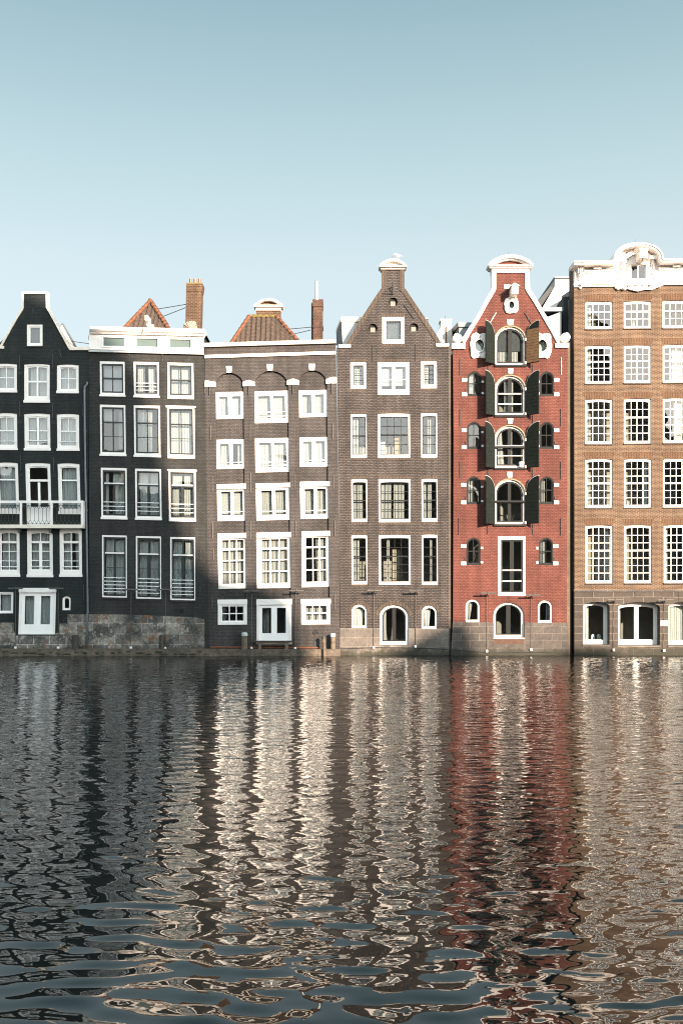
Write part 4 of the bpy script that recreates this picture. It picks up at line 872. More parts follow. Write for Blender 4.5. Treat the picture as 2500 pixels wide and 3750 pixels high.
    # white side dormer, turned a little to the left
    dm = MB().add([T(1255, 1272, -.8), T(1330, 1272, -.8), T(1330, 1163, -.8), T(1249.5, 1163, -.8), T(1236, 1272, -3.2), T(1330, 1272, -3.2), T(1330, 1200, -3.2), T(1232, 1208, -3.2)],
                 [(0, 1, 2, 3), (0, 3, 7, 4), (3, 2, 6, 7), (1, 5, 6, 2), (4, 7, 6, 5), (0, 4, 5, 1)])
    dm = h.part(dm, 'dormer', 'zinc_white')
    mb = MB().add([T(1247, 1176, -.7), T(1330, 1176, -.7), T(1330, 1160, -.7), T(1249, 1160, -.7), T(1230, 1221, -3.3), T(1330, 1221, -3.3), T(1330, 1206, -3.3), T(1230, 1206, -3.3)], [(0, 1, 2, 3), (0, 3, 7, 4), (3, 2, 6, 7), (1, 5, 6, 2), (4, 7, 6, 5), (0, 4, 5, 1)]); mb.build('dormer_roof', 'old_white', dm)
    for f0, f1 in ((.08, .34), (.40, .66), (.72, .95)):
        L = lambda f, yy: T(1250 - 18 * f, yy + 14 * (1 - f) * 0 + (1180 + 38 * f - 1180 if yy < 1230 else 0), -.8 - 2.4 * f)
        a0, a1, b0, b1 = L(f0, 1186), L(f1, 1186), L(f0, 1264), L(f1, 1264); o = -.03
        MB().add([(p[0] + o * k, p[1], p[2]) for k in (0, 1) for p in (a0, a1, b1, b0)], [(0, 1, 2, 3), (4, 7, 6, 5), (0, 4, 5, 1), (1, 5, 6, 2), (2, 6, 7, 3), (3, 7, 4, 0)]).build('dormer_window', 'blue_grey', dm)
    shell(h, 1246, 1643, 1274, (1290, 1475, 1715, 1937, 2180, 2372), 'grey_brick')
house4()

# ================================================================== HOUSE 5: red warehouse with shutters
def shutter(h, side, xh, y_top, y_spring, y_bot, wpx=54, back='shutter_green', ang=43):
    """a leaf standing open; side -1 hangs on the left jamb, +1 on the right"""
    w = wpx / S; th = .05; x0 = X(xh); z0 = Z(y_bot); zs = Z(y_spring); zt = Z(y_top)
    ux, uy = side * math.cos(R(ang)), -math.sin(R(ang)); nx, ny = -uy * side * -1, ux * side * -1
    nrm = Vector((uy, -ux, 0)).normalized()
    prof = [(0, z0), (w, z0)] + [(w * (1 - math.cos(math.pi / 2 * (1 - i / 9)) if False else 1 - i / 9), zs + (zt - zs) * math.sqrt(max(0, 1 - (i / 9) ** 2))) for i in range(10)]
    P = lambda s, z, t: (x0 + ux * s + nrm.x * t, -.06 + uy * s + nrm.y * t, z)
    n = len(prof)
    mb = MB().add([P(s, z, -th / 2) for s, z in prof] + [P(s, z, th / 2) for s, z in prof], [tuple(range(n)), tuple(range(2 * n - 1, n - 1, -1))] + [(i, (i + 1) % n, n + (i + 1) % n, n + i) for i in range(n)])
    sh = mb.build('shutter', 'shutter_green', h.t)
    e = MB().tube([P(s, z + .004, 0) for s, z in prof[2:]], .027, 5); e.build('edge_strip', 'zinc_white', sh)
    ft = -1 if side < 0 else 1
    # planks on the face seen from the water: fine battens
    for sgn in (-1, 1):
        mat = back if sgn * side > 0 else 'shutter_green'
        pl = MB(); k = 12 if mat == 'shutter_wood' else 10
        for j in range(k):
            za = z0 + .04 + (zs - z0) * j / k * 1.25; zb = za + (zs - z0) / k * 1.25 - .012
            def smin(z): return 0.0 if z < zs else w * (1 - math.sqrt(max(0, 1 - ((z - zs) / (zt - zs)) ** 2)))
            if zb > zt - .02: break
            s0 = max(smin(za), smin(zb)) + .02; t0 = sgn * th / 2; t1 = sgn * (th / 2 + .012)
            q = [(s0, za), (w - .02, za), (w - .02, zb), (s0, zb)]
            pl.add([P(s, z, t0) for s, z in q] + [P(s, z, t1) for s, z in q], [(0, 1, 2, 3), (4, 7, 6, 5), (0, 4, 5, 1), (1, 5, 6, 2), (2, 6, 7, 3), (3, 7, 4, 0)])
        if k: pl.build('plank_face', mat, sh)
    for z in (z0 + .06, zs - .12):
        MB().box(x0 - .07, x0 + .07, .1, -.02, z - .06, z + .08).build('hinge_block', 'white_paint', sh)
    zc = z0 + (zs - z0) * .62
    s = w * .45
    lt = MB().tube([P(s - .04, zc - .16, -.06 * side), P(s - .04, zc, -.06 * side), P(s + .06, zc + .03, -.06 * side), P(s + .06, zc + .15, -.06 * side)], .028, 6); lt.build('latch', 'old_white', sh)
    return sh
def house5():
    h = House('red_warehouse', 'red brick house with white-edged neck gable and dark shutters beside arched windows', 1650, 2080, 0, -.003)
    GC = [(1813.5, 1195, 1922.5, 1335), (1813.5, 1375.7, 1921.5, 1519), (1812, 1560, 1921, 1712), (1811, 1756, 1921, 1919)]
    arch = ('ell', 50)
    base = dict(arch=arch, f=(6, 6, 6, 7), sm='grey_sash', sash=6, fd=-.1, fthick=.14, lean=0, sill_mat=(8, 4, .1, 'grey_sash'))
    window(h, GC[0], cols=((.5, 14),), rows=(), curtains=((0, .42, 0, 'curtain'), (.56, .85, .1)), **base)
    window(h, GC[1], cols=((.5, 14),), rows=((.44, 4, 1), (.76, 4, 1)), curtains=((.30, .42), (.55, .66)), **base)
    window(h, GC[2], cols=((.5, 14),), rows=(), rails=(.465, .76), curtains=((0, .17, -.6), (.56, .62)), **base)
    window(h, GC[3], cols=((.5, 12),), rows=(), curtains=(), **base)
    for (x0, y0, x1, y1), kx0, kx1, ky0, ky1 in zip(GC, (1855, 1858, 1856.6, 1855), (1880.5, 1879, 1877.6, 1876), (1170, 1348.6, 1532, 1728.4), (1189, 1367, 1551, 1748)):
        h.part(MB().prism(w2([(kx0 + 3, ky1 + 1), (kx1 - 3, ky1 + 1), (kx1, ky0), (kx0, ky0)]), .05, -.05), 'keystone', 'white_paint')
        cx = (x0 + x1) / 2; hw = (x1 - x0) / 2
        i_ = [(cx - hw * math.cos(math.pi * k / 14), y0 + 50 - 50 * math.sin(math.pi * k / 14)) for k in range(15)]
        o_ = [(cx - (hw + 4) * math.cos(math.pi * k / 14), y0 + 50 - 54 * math.sin(math.pi * k / 14)) for k in range(15)]
        MB().strip(w2(o_), w2(i_), .02, -.05).build('arch_moulding', 'pale_timber', h.t)
    # safety bars painted dark on the two lower arches
    for y in (1637, 1836): h.part(MB().pbox(1812, y - 3.5, 1921, y + 3.5, .02, -.06), 'safety_bar', 'grey_sash')
    tops = ((1179, 1236, 1331), (1360, 1417, 1519), (1546, 1603, 1711.5), (1742.5, 1800, 1916))
    for i, (a, b, c) in enumerate(tops):
        shutter(h, -1, 1811, a + 4, b, c + 3)
        shutter(h, 1, 1925, a + 4, b, c + 3, back='shutter_wood' if i == 0 else 'shutter_green')
    sm = dict(f=(4.5, 4.5, 4.5, 6), arch=('ell', 26), fm='grey_sash', sm='grey_sash', sash=3, cols=(.5,), rows=((.5, 3.5),), bar=2, fd=-.02, lean=0, slope=0)
    cur = (((0, .42),), (), ((.0, .42),), (), ((0, .4),), (), ((0, .42),), ((.1, .45),))
    for i, (xl, xr, ya, yb) in enumerate(((1710, 1975.5, 1359.5, 1450), (1709, 1975, 1544.5, 1643.5), (1707.7, 1974.6, 1744.5, 1846), (1706.7, 1972, 1969, 2069.7))):
        cl = (((0, .42),), (), ((.05, .42),), ())[i]; cr = ((), (), ((.05, .4),), ((.1, .45),))[i]
        window(h, (xl, ya, xl + 52, yb), curtains=cl, **sm); window(h, (xr, ya, xr + 52.5, yb), curtains=cr, **sm)
        lo = yb - 12.5
        for y in (ya + 24.5, lo):
            h.part(MB().pbox(xl - 19, y, xl - .8, y + 12.5, .04, -.02), 'stone_block', 'white_paint'); h.part(MB().pbox(xr + 53.3, y, xr + 71, y + 12.5, .04, -.02), 'stone_block', 'white_paint')
        for y in (ya + 34, lo - 2):
            h.part(MB().pbox(xl + 52.8, y, xl + 61, y + 7.5, .04, -.02), 'stone_block', 'white_paint'); h.part(MB().pbox(xr - 9.5, y, xr - .8, y + 8.5, .04, -.02), 'stone_block', 'white_paint')
            h.part(MB().tube([(X(xl - 4), -.05, Z(y - 4)), (X(xl - 4), -.05, Z(y - 13))], .018, 5), 'shutter_pin', 'iron'); h.part(MB().tube([(X(xr + 57), -.05, Z(y - 4)), (X(xr + 57), -.05, Z(y - 13))], .018, 5), 'shutter_pin', 'iron')
    window(h, (1823.5, 1964.5, 1924.5, 2182), f=(10, 12, 10, 12), sm='grey_sash', sash=6, cols=((.5, 15),), rows=((.585, 4, 1), (.805, 4, 1)), curtains=(), fd=-.02, lean=0)
    lo_ = dict(arch=('ell', 24), f=(7, 7, 7, 8), sm='grey_sash', sash=2, cols=(), rows=(), fd=-.05, lean=0)
    window(h, (1704.5, 2196, 1756, 2278.5), curtains=((0, .5, .5),), **lo_); window(h, (1969, 2199, 2020.8, 2280.5), curtains=((.75, 1),), **lo_)
    window(h, (1806.5, 2207, 1919, 2335), arch=('ell', 46), f=(8, 7, 9, 9), name='door', sm='grey_sash', sash=4, cols=((.5, 16),), rows=(), curtains=(), fd=-.12, fthick=.2, lean=0)
    gin = [(2041, 1260), (2020, 1221), (1965, 1127), (1930, 1069), (1923, 1058), (1922, 996), (1815, 996), (1814, 1058), (1808, 1071), (1775, 1128), (1738, 1189), (1699, 1261)]
    out = [(1658, 2402), (2074, 2402), (2074, 2280), (2077, 1600), (2078, 1274), (2040, 1272)] + gin + [(1700, 1277), (1658, 1277), (1660, 1600)]
    ov = [(1871, 1118.4, 13, 17.5), (1754, 1266.7, 20, 25), (1983.5, 1266.7, 20, 25)]
    oh = [[(x + a * math.cos(k * math.pi / 12), y + b * math.sin(k * math.pi / 12)) for k in range(24)] for x, y, a, b in ov]
    h.part(wall_mb(out, h.holes + oh, 0, h.wb), 'wall', 'red_brick')
    # white raking edge
    eo = [(1690, 1243), (1716, 1200), (1744, 1160), (1776, 1100), (1797, 1062), (1799, 1056), (1799, 996)]
    ei = [(1699, 1261), (1725, 1214), (1754, 1168), (1786, 1110), (1811, 1068), (1814.5, 1060), (1814.5, 996)]
    h.part(MB().strip(w2(eo), w2(ei), .08, -.35), 'gable_coping', 'white_paint')
    fo = [(2052, 1241), (2026, 1197), (1994, 1150), (1962, 1094), (1941, 1060), (1938, 1054), (1937, 996)]
    fi = [(2041, 1260), (2017, 1215), (1986, 1163), (1953, 1107), (1927, 1068), (1922.5, 1058), (1922, 996)]
    h.part(MB().strip(w2(fo), w2(fi), .08, -.35), 'gable_coping', 'white_paint')
    ys = lambda hw, b, c, cx=1870.3: [(cx - hw + 2 * hw * i / 20, b - (b - c) * (1 - (2 * i / 20 - 1) ** 2) ** .75) for i in range(21)]
    p = h.part(MB().prism(w2([(1799, 999), (1937.5, 999), (1937.5, 980), (1799, 980)]), .09, -.5), 'pediment', 'white_paint')
    MB().prism(w2([(1805, 981)] + ys(62, 975, 950) + [(1936, 981)]), .03, -.45).build('tympanum', 'red_brick', p)
    mb = MB(); mb.strip(w2(ys(83.5, 968, 931), .36), w2(ys(72, 970, 943), .36), .36, -.5); mb.strip(w2(ys(73, 970, 942), .22), w2(ys(61, 973, 951), .22), .22, -.5); mb.pbox(1788, 968.5, 1953, 973.5, .3, -.5); mb.pbox(1792, 973.5, 1949, 980.5, .2, -.5); mb.build('pediment_moulding', 'white_paint', p)
    MB().tube([(X(1863), .1, Z(934)), (X(1863), .1, Z(917))], .012, 5).build('lightning_rod', 'iron', p)
    for cx, bx0, bx1, y0, y1, cy, tn in ((1673.6, 1655, 1703.5, 1257, 1276.5, 1240, 1), (2068, 2033.6, 2082, 1256, 1272, 1237.5, -1)):
        s = h.part(MB().pbox(bx0, y0, bx1, y1, .12, -.35), 'shoulder_block', 'white_paint')
        mb = MB(); mb.tube([(X(cx), -.12, Z(cy)), (X(cx), .25, Z(cy))], 17 / S, 18); scroll(mb, cx, cy, 15.5 / S, .14, tn)
        for k in range(5):
            a = k * 1.25; mb.blob((X(cx) + .12 * math.cos(a), -.14, Z(cy) + .12 * math.sin(a)), (.07, .04, .07), 6, 4)
        mb.build('scroll', 'white_paint', s)
    for (x, y, a, b), (ra, rb) in zip(ov, ((25, 29), (33, 45), (34, 45))):
        mb = MB(); flutter(mb, x, y, ra, rb, a - 1, b - 1, .09, -.02, lob=4 if ra < 30 else 6, amp=.05, p=4.5); fr = h.part(mb, 'carved_oval_frame', 'white_paint')
        o = [(X(x) + (a + 2) / S * math.cos(k * math.pi / 12), Z(y) + (b + 2) / S * math.sin(k * math.pi / 12)) for k in range(24)]; i_ = [(X(x) + (a - 3) / S * math.cos(k * math.pi / 12), Z(y) + (b - 3) / S * math.sin(k * math.pi / 12)) for k in range(24)]
        MB().ring(o, i_, -.1, -.18).build('sash', 'grey_sash', fr); MB().prism(o, -.12, -.13).build('pane', 'window_glass', fr)
        MB().prism(o, -.2, -.21).build('blind', 'blind', fr)  # pale disc stands in for the sky reflected in the oval glass
    # covered hoisting beam
    d = .75
    q0 = [(1861, 1082), (1886, 1082), (1886, 1047), (1861, 1047)]; q1 = [(1873, 1074), (1897, 1074), (1897, 1047), (1873, 1047)]
    mb = MB().box(X(1873, d), X(1897, d), d, 0, Z(1074, d), Z(1047, d)); hb = h.part(mb, 'hoist_beam', 'white_paint')
    x0, x1, z0 = X(1867, d), X(1904, d), Z(1047, d); xm = (x0 + x1) / 2; zt = Z(1031.5, d)
    MB().add([(x0, -d - .08, z0), (x1, -d - .08, z0), (xm, -d + .12, zt), (x0, 0, z0), (x1, 0, z0), (xm, 0, zt)], [(0, 1, 2), (0, 2, 5, 3), (1, 4, 5, 2), (3, 5, 4), (0, 3, 4, 1)]).build('beam_roof', 'zinc_white', hb)
    MB().pbox(1846, 1041, 1867, 1056, .06, -.02).build('corbel', 'old_white', hb); MB().pbox(1879, 1073, 1890, 1079, .6, .35, .5).build('pulley', 'dark_timber', hb)
    plt = wall_mb([(1649, 2404), (2080, 2404), (2079, 2281), (1657, 2278)], h.holes, .07, .08); h.part(plt, 'plinth', 'grey_stone')
    h.part(MB().pbox(1806, 2336.5, 1921, 2340.5, .14, -.02), 'threshold', 'old_white'); h.part(MB().pbox(1808, 2341, 1919, 2359, .075, .0), 'brick_apron', 'red_lintel')
    for x, a, b in ((1683.8, 1313, 1373), (1683.8, 1496, 1558), (1683.8, 1691, 1751), (1679.6, 1896, 1959), (2052, 1496, 1560), (2052, 1691, 1754), (2052, 1898, 1960), (1784, 1921, 1956), (1949, 1920, 1956), (1787, 1338, 1362), (1949, 1336, 1362), (1787, 1523, 1545), (1950, 1521, 1552), (1787, 1717, 1744), (1949, 1717, 1750)): anchor(h, x, a, b)
    anchor(h, 2054, 1310, 1372, 'plastic_white'); anchor(h, 1815.5, 1145, 1184, 'old_white', dx=-23); anchor(h, 1919.7, 1145, 1190, dx=28)
    T = lambda x, y, d: (X(x, d), -d, Z(y, d))
    h.part(MB().tube([T(1655, 2378, .09), T(1790, 2391, .09), T(1850, 2390, .09), T(2030, 2388, .09)], .016, 5), 'cable', 'iron')
    h.part(MB().pbox(2076, 1250, 2089, 2400, -.16, -.4), 'side_pier', 'beige_brick')
    h.part(MB().prism(w2([(1690, 1282), (2050, 1282), (1938, 1075), (1870, 1010), (1800, 1075)]), -.26, -6), 'roof', 'slate')
    # grey side dormers left and right of the gable
    for nm, f0, f1, sgn in (('l', (1680, 1179, -.9), (1628, 1240, -4.2), 1),):
        mb = MB().add([T(1680, 1290, -.9), T(1750, 1290, -.9), T(1750, 1195, -.9), T(1680, 1195, -.9), T(1640, 1290, -4.2), T(1750, 1290, -4.2), T(1750, 1240, -4.2), T(1640, 1248, -4.2)], [(0, 1, 2, 3), (0, 3, 7, 4), (3, 2, 6, 7), (1, 5, 6, 2), (4, 7, 6, 5), (0, 4, 5, 1)]); dm = h.part(mb, 'dormer', 'blue_grey')
        mb = MB().add([T(1677, 1196, -.8), T(1752, 1196, -.8), T(1752, 1181, -.8), T(1677, 1178, -.8), T(1628, 1246, -4.4), T(1752, 1246, -4.4), T(1752, 1230, -4.4), T(1628, 1231, -4.4)], [(0, 1, 2, 3), (0, 3, 7, 4), (3, 2, 6, 7), (1, 5, 6, 2), (4, 7, 6, 5), (0, 4, 5, 1)]); mb.build('dormer_roof', 'blue_grey', dm)
        mb = MB().add([T(1677.5, 1212, -1.0), T(1659, 1234, -2.6), T(1659, 1285, -2.6), T(1677.5, 1285, -1.0), T(1676, 1212, -1.0), T(1657.5, 1234, -2.6), T(1657.5, 1285, -2.6), T(1676, 1285, -1.0)], [(0, 1, 2, 3), (4, 7, 6, 5), (0, 4, 5, 1), (1, 5, 6, 2), (2, 6, 7, 3), (3, 7, 4, 0)]); mb.build('dormer_window', 'dark_sash', dm)
    mb = MB().add([T(2056, 1290, -.9), T(1990, 1290, -.9), T(1990, 1165, -.9), T(2056, 1140, -.9), T(2000, 1290, -4.5), T(1990, 1290, -4.5), T(1990, 1180, -4.5), T(2002, 1176, -4.5)], [(0, 1, 2, 3), (0, 3, 7, 4), (3, 2, 6, 7), (1, 5, 6, 2), (4, 7, 6, 5), (0, 4, 5, 1)]); dm = h.part(mb, 'dormer', 'blue_grey')
    mb = MB().add([T(2061, 1139, -.8), T(1985, 1139, -.8), T(1985, 1124, -.8), T(2061, 1124, -.8), T(1998, 1171, -4.6), T(1985, 1171, -4.6), T(1985, 1160, -4.6), T(1998, 1159, -4.6)], [(0, 1, 2, 3), (0, 3, 7, 4), (3, 2, 6, 7), (1, 5, 6, 2), (4, 7, 6, 5), (0, 4, 5, 1)]); mb.build('dormer_roof', 'blue_grey', dm)
    for f0, f1 in ((.1, .33), (.38, .62)):
        L = lambda f, top: T(2056.5 - 54 * f, (1158 + 30 * f) if top else (1225 + 8 * f), -.88 - 3.6 * f)
        a0, a1, b0, b1 = L(f0, 1), L(f1, 1), L(f0, 0), L(f1, 0)
        w = MB().add([(p[0] + k * .05, p[1] - k * .04, p[2]) for k in (-1, 1) for p in (a0, a1, b1, b0)], [(0, 1, 2, 3), (4, 7, 6, 5), (0, 4, 5, 1), (1, 5, 6, 2), (2, 6, 7, 3), (3, 7, 4, 0)]); wf = w.build('dormer_window', 'zinc_white', dm)
        ins = lambda u, v: Vector(a0).lerp(Vector(a1), u).lerp(Vector(b0).lerp(Vector(b1), u), v)
        gl = MB()
        for u0, u1 in ((.12, .46), (.54, .88)):
            for v0, v1 in ((.08, .46), (.52, .92)):
                gl.add([(p[0] + k, p[1] - k, p[2]) for k in (.03, .065) for p in (ins(u0, v0), ins(u1, v0), ins(u1, v1), ins(u0, v1))], [(0, 1, 2, 3), (4, 7, 6, 5), (0, 4, 5, 1), (1, 5, 6, 2), (2, 6, 7, 3), (3, 7, 4, 0)])
        gl.build('pane', 'dark_sash', wf)
    shell(h, 1660, 2074, 1284, (1347, 1531, 1726, 1945, 2192, 2362), 'red_brick')
house5()

# ================================================================== HOUSE 6: brown brick house with white rococo cornice
def house6():
    h = House('brown_house', 'brown brick house with many-paned white windows and an ornate white arched cornice', 2102, 2565, -.006, .001, back=.3)
    rw = [((2142.7, 2284, 2425.8, 100), 1103, 1202.6, 1, 2), ((2142.7, 2284, 2426.4, 99.5), 1265, 1403, 2, 3), ((2142.7, 2284, 2427, 99.5), 1461, 1624.5, 2, 3), ((2142.7, 2285, 2428, 99.8), 1680.5, 1858, 3, 3), ((2143.5, 2286, 2430, 100), 1923.5, 2135.5, 3, 4)]
    sky_c = {0: (((0, .22, .0),), (), ()), 1: (((0, .2),), (), ((.42, .98),)), 2: (((0, .14),), (), ((.5, .85),)), 3: (((0, .14),), ((.80, 1),), ()), 4: (((.86, 1),), (), ((.0, .16),))}
    for k, ((xa, xb, xc, w), y0, y1, na, nb) in enumerate(rw):
        for j, x in enumerate((xa, xb, xc)):
            dy = -.013 * (x - xa) if k < 3 else -.003 * (x - xa)
            fr = (na + .12) / (na + nb + .2)
            rows = [fr * (i + 1) / na for i in range(na - 1)] + [(fr, 5.0)] + [fr + (1 - fr) * (i + 1) / nb for i in range(nb - 1)]
            window(h, (x, y0 + dy, x + w, y1 + dy), f=(5.5, 6.5, 5.5, 7), arch=('seg', 2.5), sash=2.2, cols=(.25, .5, .75), rows=tuple(rows), bar=1.9, fd=-.07, curtains=sky_c[k][j], cm='sheer', cd=-.42, sill_mat=(5, 1.5, .06, 'grey_stone'), lean=0)
            header(h, x, x + w, y0 + dy - 25, y0 + dy - 1, 'brown_header', 10, slope=-.006)
    stone = []
    A = ('ell', 17)
    ds = dict(fd=-.42, fthick=.14, slope=0, lean=0, holes=stone)
    window(h, (2134.5, 2204, 2230.7, 2361), arch=A, f=(11, 12, 11, 14), cols=(), rows=(), sash=2, curtains=((.0, .26),), cm='sheer', cd=-.75, **ds)
    window(h, (2262, 2205, 2415, 2362.5), arch=('ell', 20), f=(10, 13, 10, 15), name='door', cols=((.5, 16),), rows=(), sash=3, curtains=(), cd=-.75, **ds)
    window(h, (2447, 2205, 2546, 2363.5), arch=A, f=(11, 12, 11, 14), cols=(), rows=(), sash=2, curtains=((0, 1),), cm='sheer', cd=-.75, **ds)
    out = [(2103, 2163), (2565, 2163), (2565, 1030), (2102, 1040)]
    h.part(wall_mb(out, h.holes, 0, h.wb), 'wall', 'brown_brick')
    s = h.part(wall_mb([(2102, 2406), (2565, 2406), (2565, 2164), (2102, 2164)], stone, .03, .62), 'stone_base', 'brown_stone')
    mb = MB().pbox(2101, 2160, 2566, 2167, .09, -.02); mb.build('string_course', 'grey_stone', s)
    for x0, x1, y in ((2168, 2194, 2200), (2322, 2352, 2201), (2482, 2510, 2202)):
        MB().prism(w2([(x0 + 2, y), (x1 - 2, y), (x1, 2168), (x0, 2168)]), .045, .0).build('keystone', 'brown_stone', s)
    for x0, x1, y in ((2132, 2233, 2362), (2260, 2418, 2364), (2445, 2549, 2365)): MB().pbox(x0, y, x1, y + 6, .07, -.4).build('sill', 'pale_stone', s)
    h.part(MB().pbox(2418.4, 2272.5, 2430.2, 2291.5, .06, .03), 'plate', 'plastic_white'); h.part(MB().pbox(2431.5, 2272.5, 2443.3, 2291.5, .06, .03), 'plate', 'plastic_white')
    # attic and cornice
    L = [(2102, 955), (2150, 953.7), (2216, 952.7), (2244, 951.5), (2250, 944)]
    for i in range(1, 20):
        a = math.pi * i / 20; L.append((2339 - 90 * math.cos(a), 943 - 57 * math.sin(a) ** .9))
    L += [(2428, 942), (2433, 947), (2480, 946), (2566, 944)]
    att = [(2103, 1046)] + [(2103, 975)] + offset_line(L, 14)[1:-1] + [(2565, 975), (2565, 1037)]
    hole = outline(2308.4, 970, 2362.7, 1022.8)
    at = h.part(wall_mb(att, [hole], .06, .32), 'attic', 'white_paint')
    mb = MB(); band(mb, L, 0, 4, .80, -.5); band(mb, L, 4, 13, .72, -.4); band(mb, L, 13, 18, .40, -.2); band(mb, L, 18, 26, .22, -.2); mb.build('cornice_moulding', 'white_paint', at)
    L2 = [(2140, 990), (2244, 987), (2268, 986)]; L3 = [(2412, 979), (2440, 979), (2566, 976)]
    mb = MB(); band(mb, L2, -3, 4, .22, 0); band(mb, L2, 4, 9, .15, 0); band(mb, L3, -3, 4, .22, 0); band(mb, L3, 4, 9, .15, 0)
    # inner arch over the attic window
    ia = [(2336 - 62 * math.cos(math.pi * i / 16), 982 - 72 * math.sin(math.pi * i / 16)) for i in range(17)]
    band(mb, ia, 0, 6, .24, 0); band(mb, ia, 6, 11, .16, 0); mb.build('inner_moulding', 'white_paint', at)
    for x, y in ((2188, 974), (2336, 904), (2394, 938), (2478, 966), (2530, 965)): MB().pbox(x - 13, y - 4, x + 13, y + 8, .40, .1).build('modillion', 'white_paint', at)
    mb = MB(); band(mb, [(2101, 1036), (2240, 1033.5), (2241, 1030), (2500, 1027.5), (2566, 1027)], 0, 5, .2, 0); band(mb, [(2102, 1041), (2240, 1038.5), (2241, 1035), (2500, 1032.5), (2566, 1032)], 0, 9, .12, 0); mb.build('base_moulding', 'white_paint', at)
    mb = MB().ring(w2(outline(2148, 994, 2240, 1027)), w2(outline(2152, 998, 2236, 1023)), .085, .03); mb.ring(w2(outline(2434, 989, 2560, 1022)), w2(outline(2438, 993, 2556, 1018)), .085, .03); mb.build('panel_moulding', 'white_paint', at)
    wx = MB().ring(w2(outline(2293, 955, 2375, 1031, ('seg', 6))), w2(outline(2308, 969.5, 2363, 1023.5, ('seg', 1))), .14, -.1); w = h.part(wx, 'attic_window', 'white_paint')
    mb = MB(); mb.pbox(2334, 969, 2337.5, 1024, .03, -.02); mb.ring(w2(outline(2307.5, 969, 2363.5, 1024)), w2(outline(2311, 972.5, 2360, 1020.5)), .03, -.02); mb.build('sash', 'white_sash', w); MB().pbox(2308, 970, 2363, 1023, 0, -.012).build('pane', 'window_glass', w)
    mb = MB(); T = lambda x, y, d: (X(x, d), -d, Z(y, d))
    for sx in (-1, 1):
        cx = 2334 + sx * 52
        for k in range(7):
            t = k / 6; mb.blob(T(cx + sx * 4 * math.sin(k * 1.7), 940 + 84 * t, .1), (.08, .06, .10), 7, 5)
        mb.tube([T(cx - sx * 6, 930, .1), T(cx + sx * 5, 955, .13), T(cx - sx * 2, 980, .1), T(cx + sx * 6, 1004, .13), T(cx + sx * 12, 1020, .1), T(cx + sx * 4, 1026, .1)], [.05, .06, .05, .06, .05, .03], 7)
    for k in range(9):
        a = math.pi * (k + .5) / 9; mb.blob(T(2334 - 44 * math.cos(a), 962 - 36 * math.sin(a), .12), (.11, .06, .10), 7, 5)
    mb.build('carved_foliage', 'white_paint', at, smooth=True)
    mb = MB(); cxs = [(2262, 1051, 14), (2283, 1055, 12), (2309, 1051, 12), (2334, 1056, 17), (2360, 1051, 12), (2386, 1053, 13), (2408, 1047, 11)]
    for x, y, r in cxs:
        mb.blob(T(x, y, .07), (r / S, .09, r * .62 / S), 10, 6); scroll(mb, x, y, r * .55 / S, .13, 1 if x < 2334 else -1, 14)
    mb.tube([T(2245, 1042, .08), T(2262, 1058, .1), T(2284, 1050, .1), T(2309, 1058, .1), T(2334, 1063, .11), T(2360, 1057, .1), T(2385, 1058, .1), T(2404, 1050, .1), T(2426, 1042, .08)], [.05, .06, .05, .06, .07, .06, .06, .05, .05], 7); mb.build('carved_swag', 'white_paint', at, smooth=True)
    mb = MB()                                             # console at the corner
    for k, (y, w_, dp) in enumerate(((976, 13, .36), (986, 12, .34), (998, 10, .28), (1008, 9, .30), (1020, 9, .22), (1032, 8, .18), (1044, 8, .16), (1051, 6, .12))):
        mb.blob(T(2124, y, dp * .5), (w_ / S, dp * .55, 7.5 / S), 10, 6)
    scroll(mb, 2124, 981, 10 / S, .36, 1, 16); scroll(mb, 2124, 1042, 7 / S, .24, -1, 14)
    for x in (2117, 2124, 2131): mb.tube([T(x, 974, .36), T(x, 1000, .3)], .03, 6)
    mb.build('console', 'white_paint', at, smooth=True)
    d = .95; mb = MB().box(X(2343, d), X(2370, d), d, 0, Z(943, d), Z(913, d)); hb = h.part(mb, 'hoist_beam', 'white_paint')
    MB().pbox(2340, 909, 2373, 914, d + .05, 0, d).build('beam_cap', 'white_paint', hb)
    MB().tube([(X(2352, .8), -.8, Z(943, .8)), (X(2352, .8), -.8, Z(952, .8)), (X(2349, .8), -.8, Z(955, .8))], .025, 6).build('hoist_hook', 'iron', hb)
    MB().tube([(X(2332), .3, Z(890)), (X(2332), .3, Z(868))], .012, 5).build('lightning_rod', 'iron', at)
    a, b, zt = X(2102), X(2564), Z(962); xs, zs, wb = X(2200), Z(1290), h.wb + .002
    mb = MB().box(a, a + .2, -wb, -10, -.6, zs); mb.box(b - .2, b, -wb, -10, -.6, zt); mb.box(a + .2, b - .2, -9.75, -10, -.6, zs); mb.box(xs, b - .2, -9.75, -10, zs, zt)
    mb.box(a, a + .2, -wb, -1.2, zs, zt); mb.box(a + .2, xs, -1.0, -1.2, zs, zt); mb.box(xs, xs + .2, -1.0, -9.75, zs, zt); mb.box(a + .2, xs, -1.2, -9.75, zs - .2, zs); h.part(mb, 'party_wall', 'brown_brick')
    mb = MB().box(a + .2, b - .2, -3.4, -3.55, -.4, zs - .21); mb.box(xs + .2, b - .2, -3.4, -3.55, zs - .2, zt - .35)
    for y in (1068, 1232): mb.box(a + .2, xs, -wb, -1.0, Z(y) - .12, Z(y) + .12); mb.box(xs + .2, b - .2, -1.0, -3.4, Z(y) - .12, Z(y) + .12); mb.box(xs, b - .2, -wb, -1.0, Z(y) - .12, Z(y) + .12)
    for y in (1432, 1650, 1890, 2163, 2372): mb.box(a + .2, b - .2, -wb, -3.4, Z(y) - .12, Z(y) + .12)
    h.part(mb, 'interior', 'interior')
